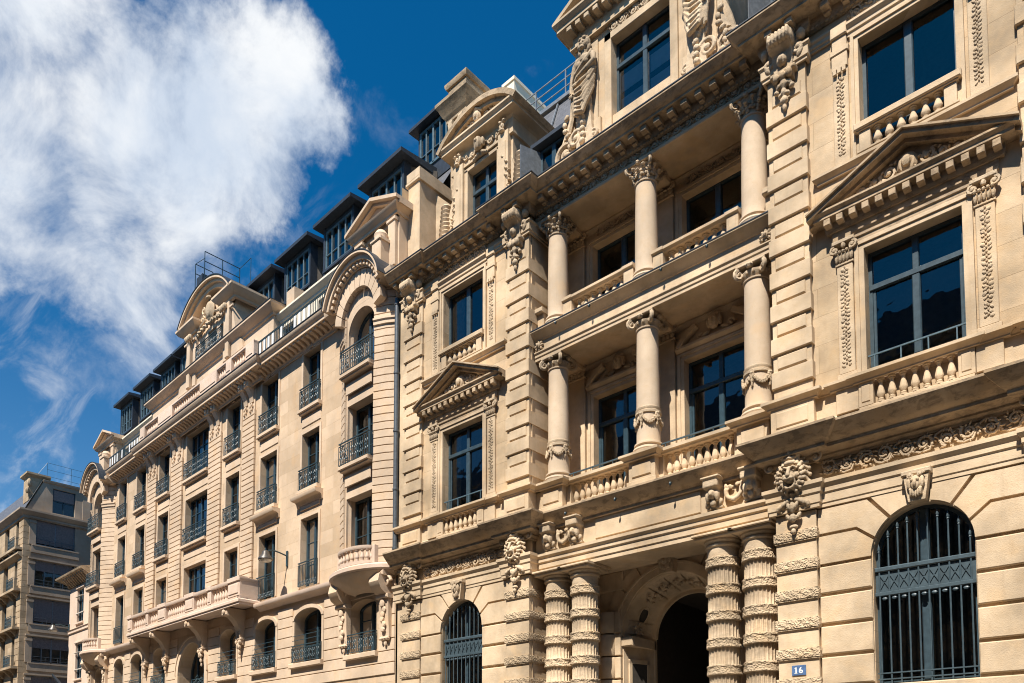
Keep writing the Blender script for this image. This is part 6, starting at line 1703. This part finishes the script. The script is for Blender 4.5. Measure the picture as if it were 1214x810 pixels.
mb = MB(); mb.add([(-HW - .3, -.6, 13.84), (0, -.6, 13.84), (0, 6, 15.6), (-HW - .3, 6, 15.6)], [(0, 1, 2, 3)]); link('roof', mb, 'zinc', H)
q_ = Matrix.Rotation(rad(-1.3), 4, 'Z') @ Vector((-HW + .1, -.03, 0)) + Vector((-49.95, .68, 0))
wall_lamp('wall_lamp', 'small street lamp jutting from the corner of the low pink house', (q_.x, q_.y, 10.55), rad(-1.3))
fp = thing('flagpole', 'dark furled flag on a slanting pole fixed low on the pink house', 'flagpole', (q_.x + 1.2, q_.y, 6.1), 0)
m = MB(); m.tube([(0, 0, 0), (-.5, -1.1, 1.4)], .03, 6); link('pole', m, 'iron', fp)
m = MB(); m.tube([(-.16, -.34, .40), (-.25, -.58, .60), (-.36, -.82, .98), (-.47, -1.05, 1.32)], lambda t: .16 - .09 * t, 8); link('furled_flag', m, 'zinc', fp)

# ================================================================== corner building at the far end
CXW = -62.0
K = thing('corner_building', 'tall brown corner building with a plain shaded side wall of wide shuttered windows', 'building', (CXW, .15, 0), 0)
levels = [17.72, 14.75, 12.0, 9.2, 6.4, 3.6]
mb = MB()
def sidewall(mb, y0, y1, z0, z1, hs):
    t = MB(); wall(t, y0, y1, z0, z1, 0, hs, .22)
    mb.add([(-p[1], p[0], p[2]) for p in t.v], t.f)
hs = [(.75, 3.3, z, z + 1.82) for z in levels]
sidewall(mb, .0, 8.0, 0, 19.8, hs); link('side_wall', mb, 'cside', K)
mb = MB(); wall(mb, -24, 0, 0, 19.6, 0, [(x, x + 1.1, z - .3, z + 1.9) for z in levels for x in (-1.9, -4.7, -7.5, -10.3)], .3)
mb.add([(-24, 0, 0), (-24, 9, 0), (-24, 9, 20), (-24, 0, 20)], [(3, 2, 1, 0)]); link('front_wall', mb, 'cstone', K)
mb = MB()
for z in [k * .44 for k in range(44)]:
    w = .62 if int(z / .44) % 2 else .44
    mb.cbox(-1.0, .05, -.07, .0, z + .01, z + .43, .01)
    mb.box(-.02, .05, .0, w, z + .01, z + .43)
link('quoins', mb, 'cstone', K)
for z in levels:
    for x in (-1.35, -4.15, -6.95, -9.75):
        o = window(K, x, .2, z - .3, 1.1, 2.2, 'french', 'bframe', th=.09)
    m = MB(); m.box(-12, .0, -.5, 0, z - .55, z - .38)
    for k in range(4): m.prism_x([(0, z - 1.0), (-.1, z - .95), (-.45, z - .6), (-.45, z - .55), (0, z - .55)], -.95 - 2.8 * k + .2 - .1, -.95 - 2.8 * k + .2 + .1); m.prism_x([(0, z - 1.0), (-.1, z - .95), (-.45, z - .6), (-.45, z - .55), (0, z - .55)], -1.95 - 2.8 * k - .1, -1.95 - 2.8 * k + .1)
    link('front_balcony', m, 'cstone', K)
    o = link('railing', iron_rail(1.6, .8, .3), 'iron', K, (-1.4, -.12, z - .38))
    # wide side window: frame, glass, shutter
    f = MB(); f.box(-.06, .06, -1.28, -1.20, 0, 1.82); f.box(-.06, .06, 1.20, 1.28, 0, 1.82); f.box(-.06, .06, -.05, .05, 0, 1.82); f.box(-.06, .06, -1.28, 1.28, 1.74, 1.82); f.box(-.06, .06, -1.28, 1.28, 0, .08)
    for q in (-.62, .62): f.box(-.05, .05, q - .03, q + .03, 0, 1.8)
    o = link('window', f, 'flash', K, (-.16, 2.02, z))
    p = MB(); p.add([(0, -1.25, .03), (0, 1.25, .03), (0, 1.25, 1.8), (0, -1.25, 1.8)], [(0, 1, 2, 3)]); link('pane', p, 'glass', o)
    r = MB(); r.add([(-.1, -1.4, -.1), (-.1, 1.4, -.1), (-.1, 1.4, 2), (-.1, -1.4, 2), (-1.4, -1.4, -.1), (-1.4, 1.4, -.1), (-1.4, 1.4, 2), (-1.4, -1.4, 2)], [(0, 1, 5, 4), (1, 2, 6, 5), (2, 3, 7, 6), (3, 0, 4, 7), (4, 5, 6, 7)]); link('room', r, 'room', o)
    i_ = levels.index(z); dn = (0.12, 1.05, .15, 1.0, .2, .4)[i_]
    s_ = MB(); 
    for k in range(int((1.76 - dn) / .06)): s_.box(.065, .08, -1.2, -.04, 1.76 - .06 * k - .055, 1.76 - .06 * k); s_.box(.065, .08, .04, 1.2, 1.76 - .06 * k - .055, 1.76 - .06 * k)
    link('roller_shutter', s_, 'shutter', o)
    m = MB(); m.box(-.1, .10, .45, 3.6, z - .62, z - .04); m.box(-.1, .14, .5, 3.55, z - .12, z - .04); m.box(0, .16, .3, 4.2, z + 1.86, z + 1.98)
    link('spandrel', m, 'cside', K)
    m = MB(); 
    for q in (-1.25, -.4, .4, 1.25): m.box(.22, .24, q - .012, q + .012, -.05, .42)
    m.box(.22, .24, -1.27, 1.27, .40, .43); m.box(.22, .24, -1.27, 1.27, .16, .18); link('guard_rail', m, 'pipe', o)
    m = MB(); m.cbox(.02, .10, .30, .72, z - .05, z + 1.5, .01); m.cbox(.02, .16, .28, .74, z + 1.5, z + 1.66, .01); link('pilaster', m, 'cside', K)
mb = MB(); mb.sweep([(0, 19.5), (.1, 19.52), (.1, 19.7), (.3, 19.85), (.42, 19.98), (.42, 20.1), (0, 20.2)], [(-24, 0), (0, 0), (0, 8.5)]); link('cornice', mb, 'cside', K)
mb = MB(); mb.sweep([(0, 16.6), (.12, 16.65), (.35, 16.85), (.35, 17.0), (0, 17.05)], [(-24, 0), (.02, 0)]); link('front_cornice', mb, 'cstone', K)
mb = MB(); t = MB(); wall(t, 1.15, 8, 20.1, 22.5, 0, [(1.75, 3.25, 20.3, 22.1)], .25); t.add([(.05, 0, 20.1), (1.15, 0, 20.1), (1.15, 0, 22.5)], [(0, 1, 2)]); mb.add([(-p[1] - .02, p[0], p[2]) for p in t.v], t.f)
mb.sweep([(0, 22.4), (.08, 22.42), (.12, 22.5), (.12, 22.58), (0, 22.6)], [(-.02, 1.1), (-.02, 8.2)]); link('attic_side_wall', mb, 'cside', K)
mb = MB(); mb.add([(-24, -.1, 20.15), (.03, -.05, 20.15), (.03, 1.1, 22.62), (-24, 1.1, 22.62)], [(0, 1, 2, 3)]); mb.add([(-24, 1.1, 22.62), (.03, 1.1, 22.62), (0, 8, 22.7), (-24, 8, 22.7)], [(0, 1, 2, 3)]); link('mansard_roof', mb, 'slate', K)
f = MB(); f.box(-.06, .06, -.75, -.68, 0, 1.8); f.box(-.06, .06, .68, .75, 0, 1.8); f.box(-.06, .06, -.04, .04, 0, 1.8); f.box(-.06, .06, -.75, .75, 1.72, 1.8); f.box(-.06, .06, -.75, .75, .9, 1.0); o = link('window', f, 'bframe', K, (-.2, 2.5, 20.3))
p = MB(); p.add([(0, -.72, .03), (0, .72, .03), (0, .72, 1.78), (0, -.72, 1.78)], [(0, 1, 2, 3)]); link('pane', p, 'glass', o)
p = MB(); p.box(.07, .085, -.68, .68, .98, 1.72); link('roller_shutter', p, 'shutter', o)
p = MB(); p.box(-.9, -.85, -1, 1, -.1, 2); link('room', p, 'room', o)
mb = MB(); mb.cbox(-.55, .0, 3.75, 4.3, 20.0, 23.0, .02); mb.cbox(-.62, .07, 3.68, 4.37, 23.0, 23.14, .01); mb.lathe([(.12, 23.14), (.10, 23.5), (.13, 23.52), (.0, 23.54)], (-.28, 4.0, 0), 10); link('chimney', mb, 'cside', K)
mb = MB(); mb.box(-1.5, -.25, .25, 1.6, 20.9, 22.75); mb.sweep([(0, 22.65), (.10, 22.72), (.2, 22.82), (.2, 22.95), (0, 23.0)], [(-1.5, 1.6), (-1.5, .25), (-.25, .25), (-.25, 1.6)]); mb.blob((-.2, .25, 22.2), (.12, .15, .3)); mb.blob((-.2, .15, 21.6), (.15, .15, .25)); link('stone_dormer', mb, 'cstone', K)
mb = MB()
for z in (.0, .5, 1.0): mb.box(-.3, -.28, 1.4, 6, z - .008, z + .008)
for yy in (1.4, 3.0, 4.6, 5.9): mb.box(-.3, -.28, yy - .009, yy + .009, -.6, 1.0)
mb.tube([(-.29, 1.4, 1.0), (-.29, .7, -.2)], .010, 4)
link('roof_railing', mb, 'iron', K, (0, 0, 23.0))

# ================================================================== the houses across the street (seen only in the window reflections; they shade the roadway)
O = thing('opposite_building', 'plain stone building across the street, mirrored as a dark outline in the windows', 'building', (0, -22.0, 0), 0)
mb = MB(); mb.box(-90, 60, -12, 0, 0, 21.5); link('wall', mb, 'dusty', O)
mb = MB(); mb.add([(-90, 0, 21.5), (60, 0, 21.5), (60, -2, 24.7), (-90, -2, 24.7), (-90, -12, 24.7), (60, -12, 24.7)], [(1, 0, 3, 2), (2, 3, 4, 5)]); link('roof', mb, 'slate', O)
mb = MB(); mb.box(-90, 60, 0, .35, 21.2, 21.5); link('cornice', mb, 'dusty', O)
wm_ = MB(); wm_.box(-.6, .6, -.02, .03, 0, 2.2); wm_.box(-.04, .04, .03, .05, 0, 2.2); wmm = wm_.mesh('window')
for k in range(14):
    for z in (4.5, 8.0, 11.2, 14.4, 17.0): link('window', wmm, 'bframe', O, (-34 + 3.2 * k, 0, z))
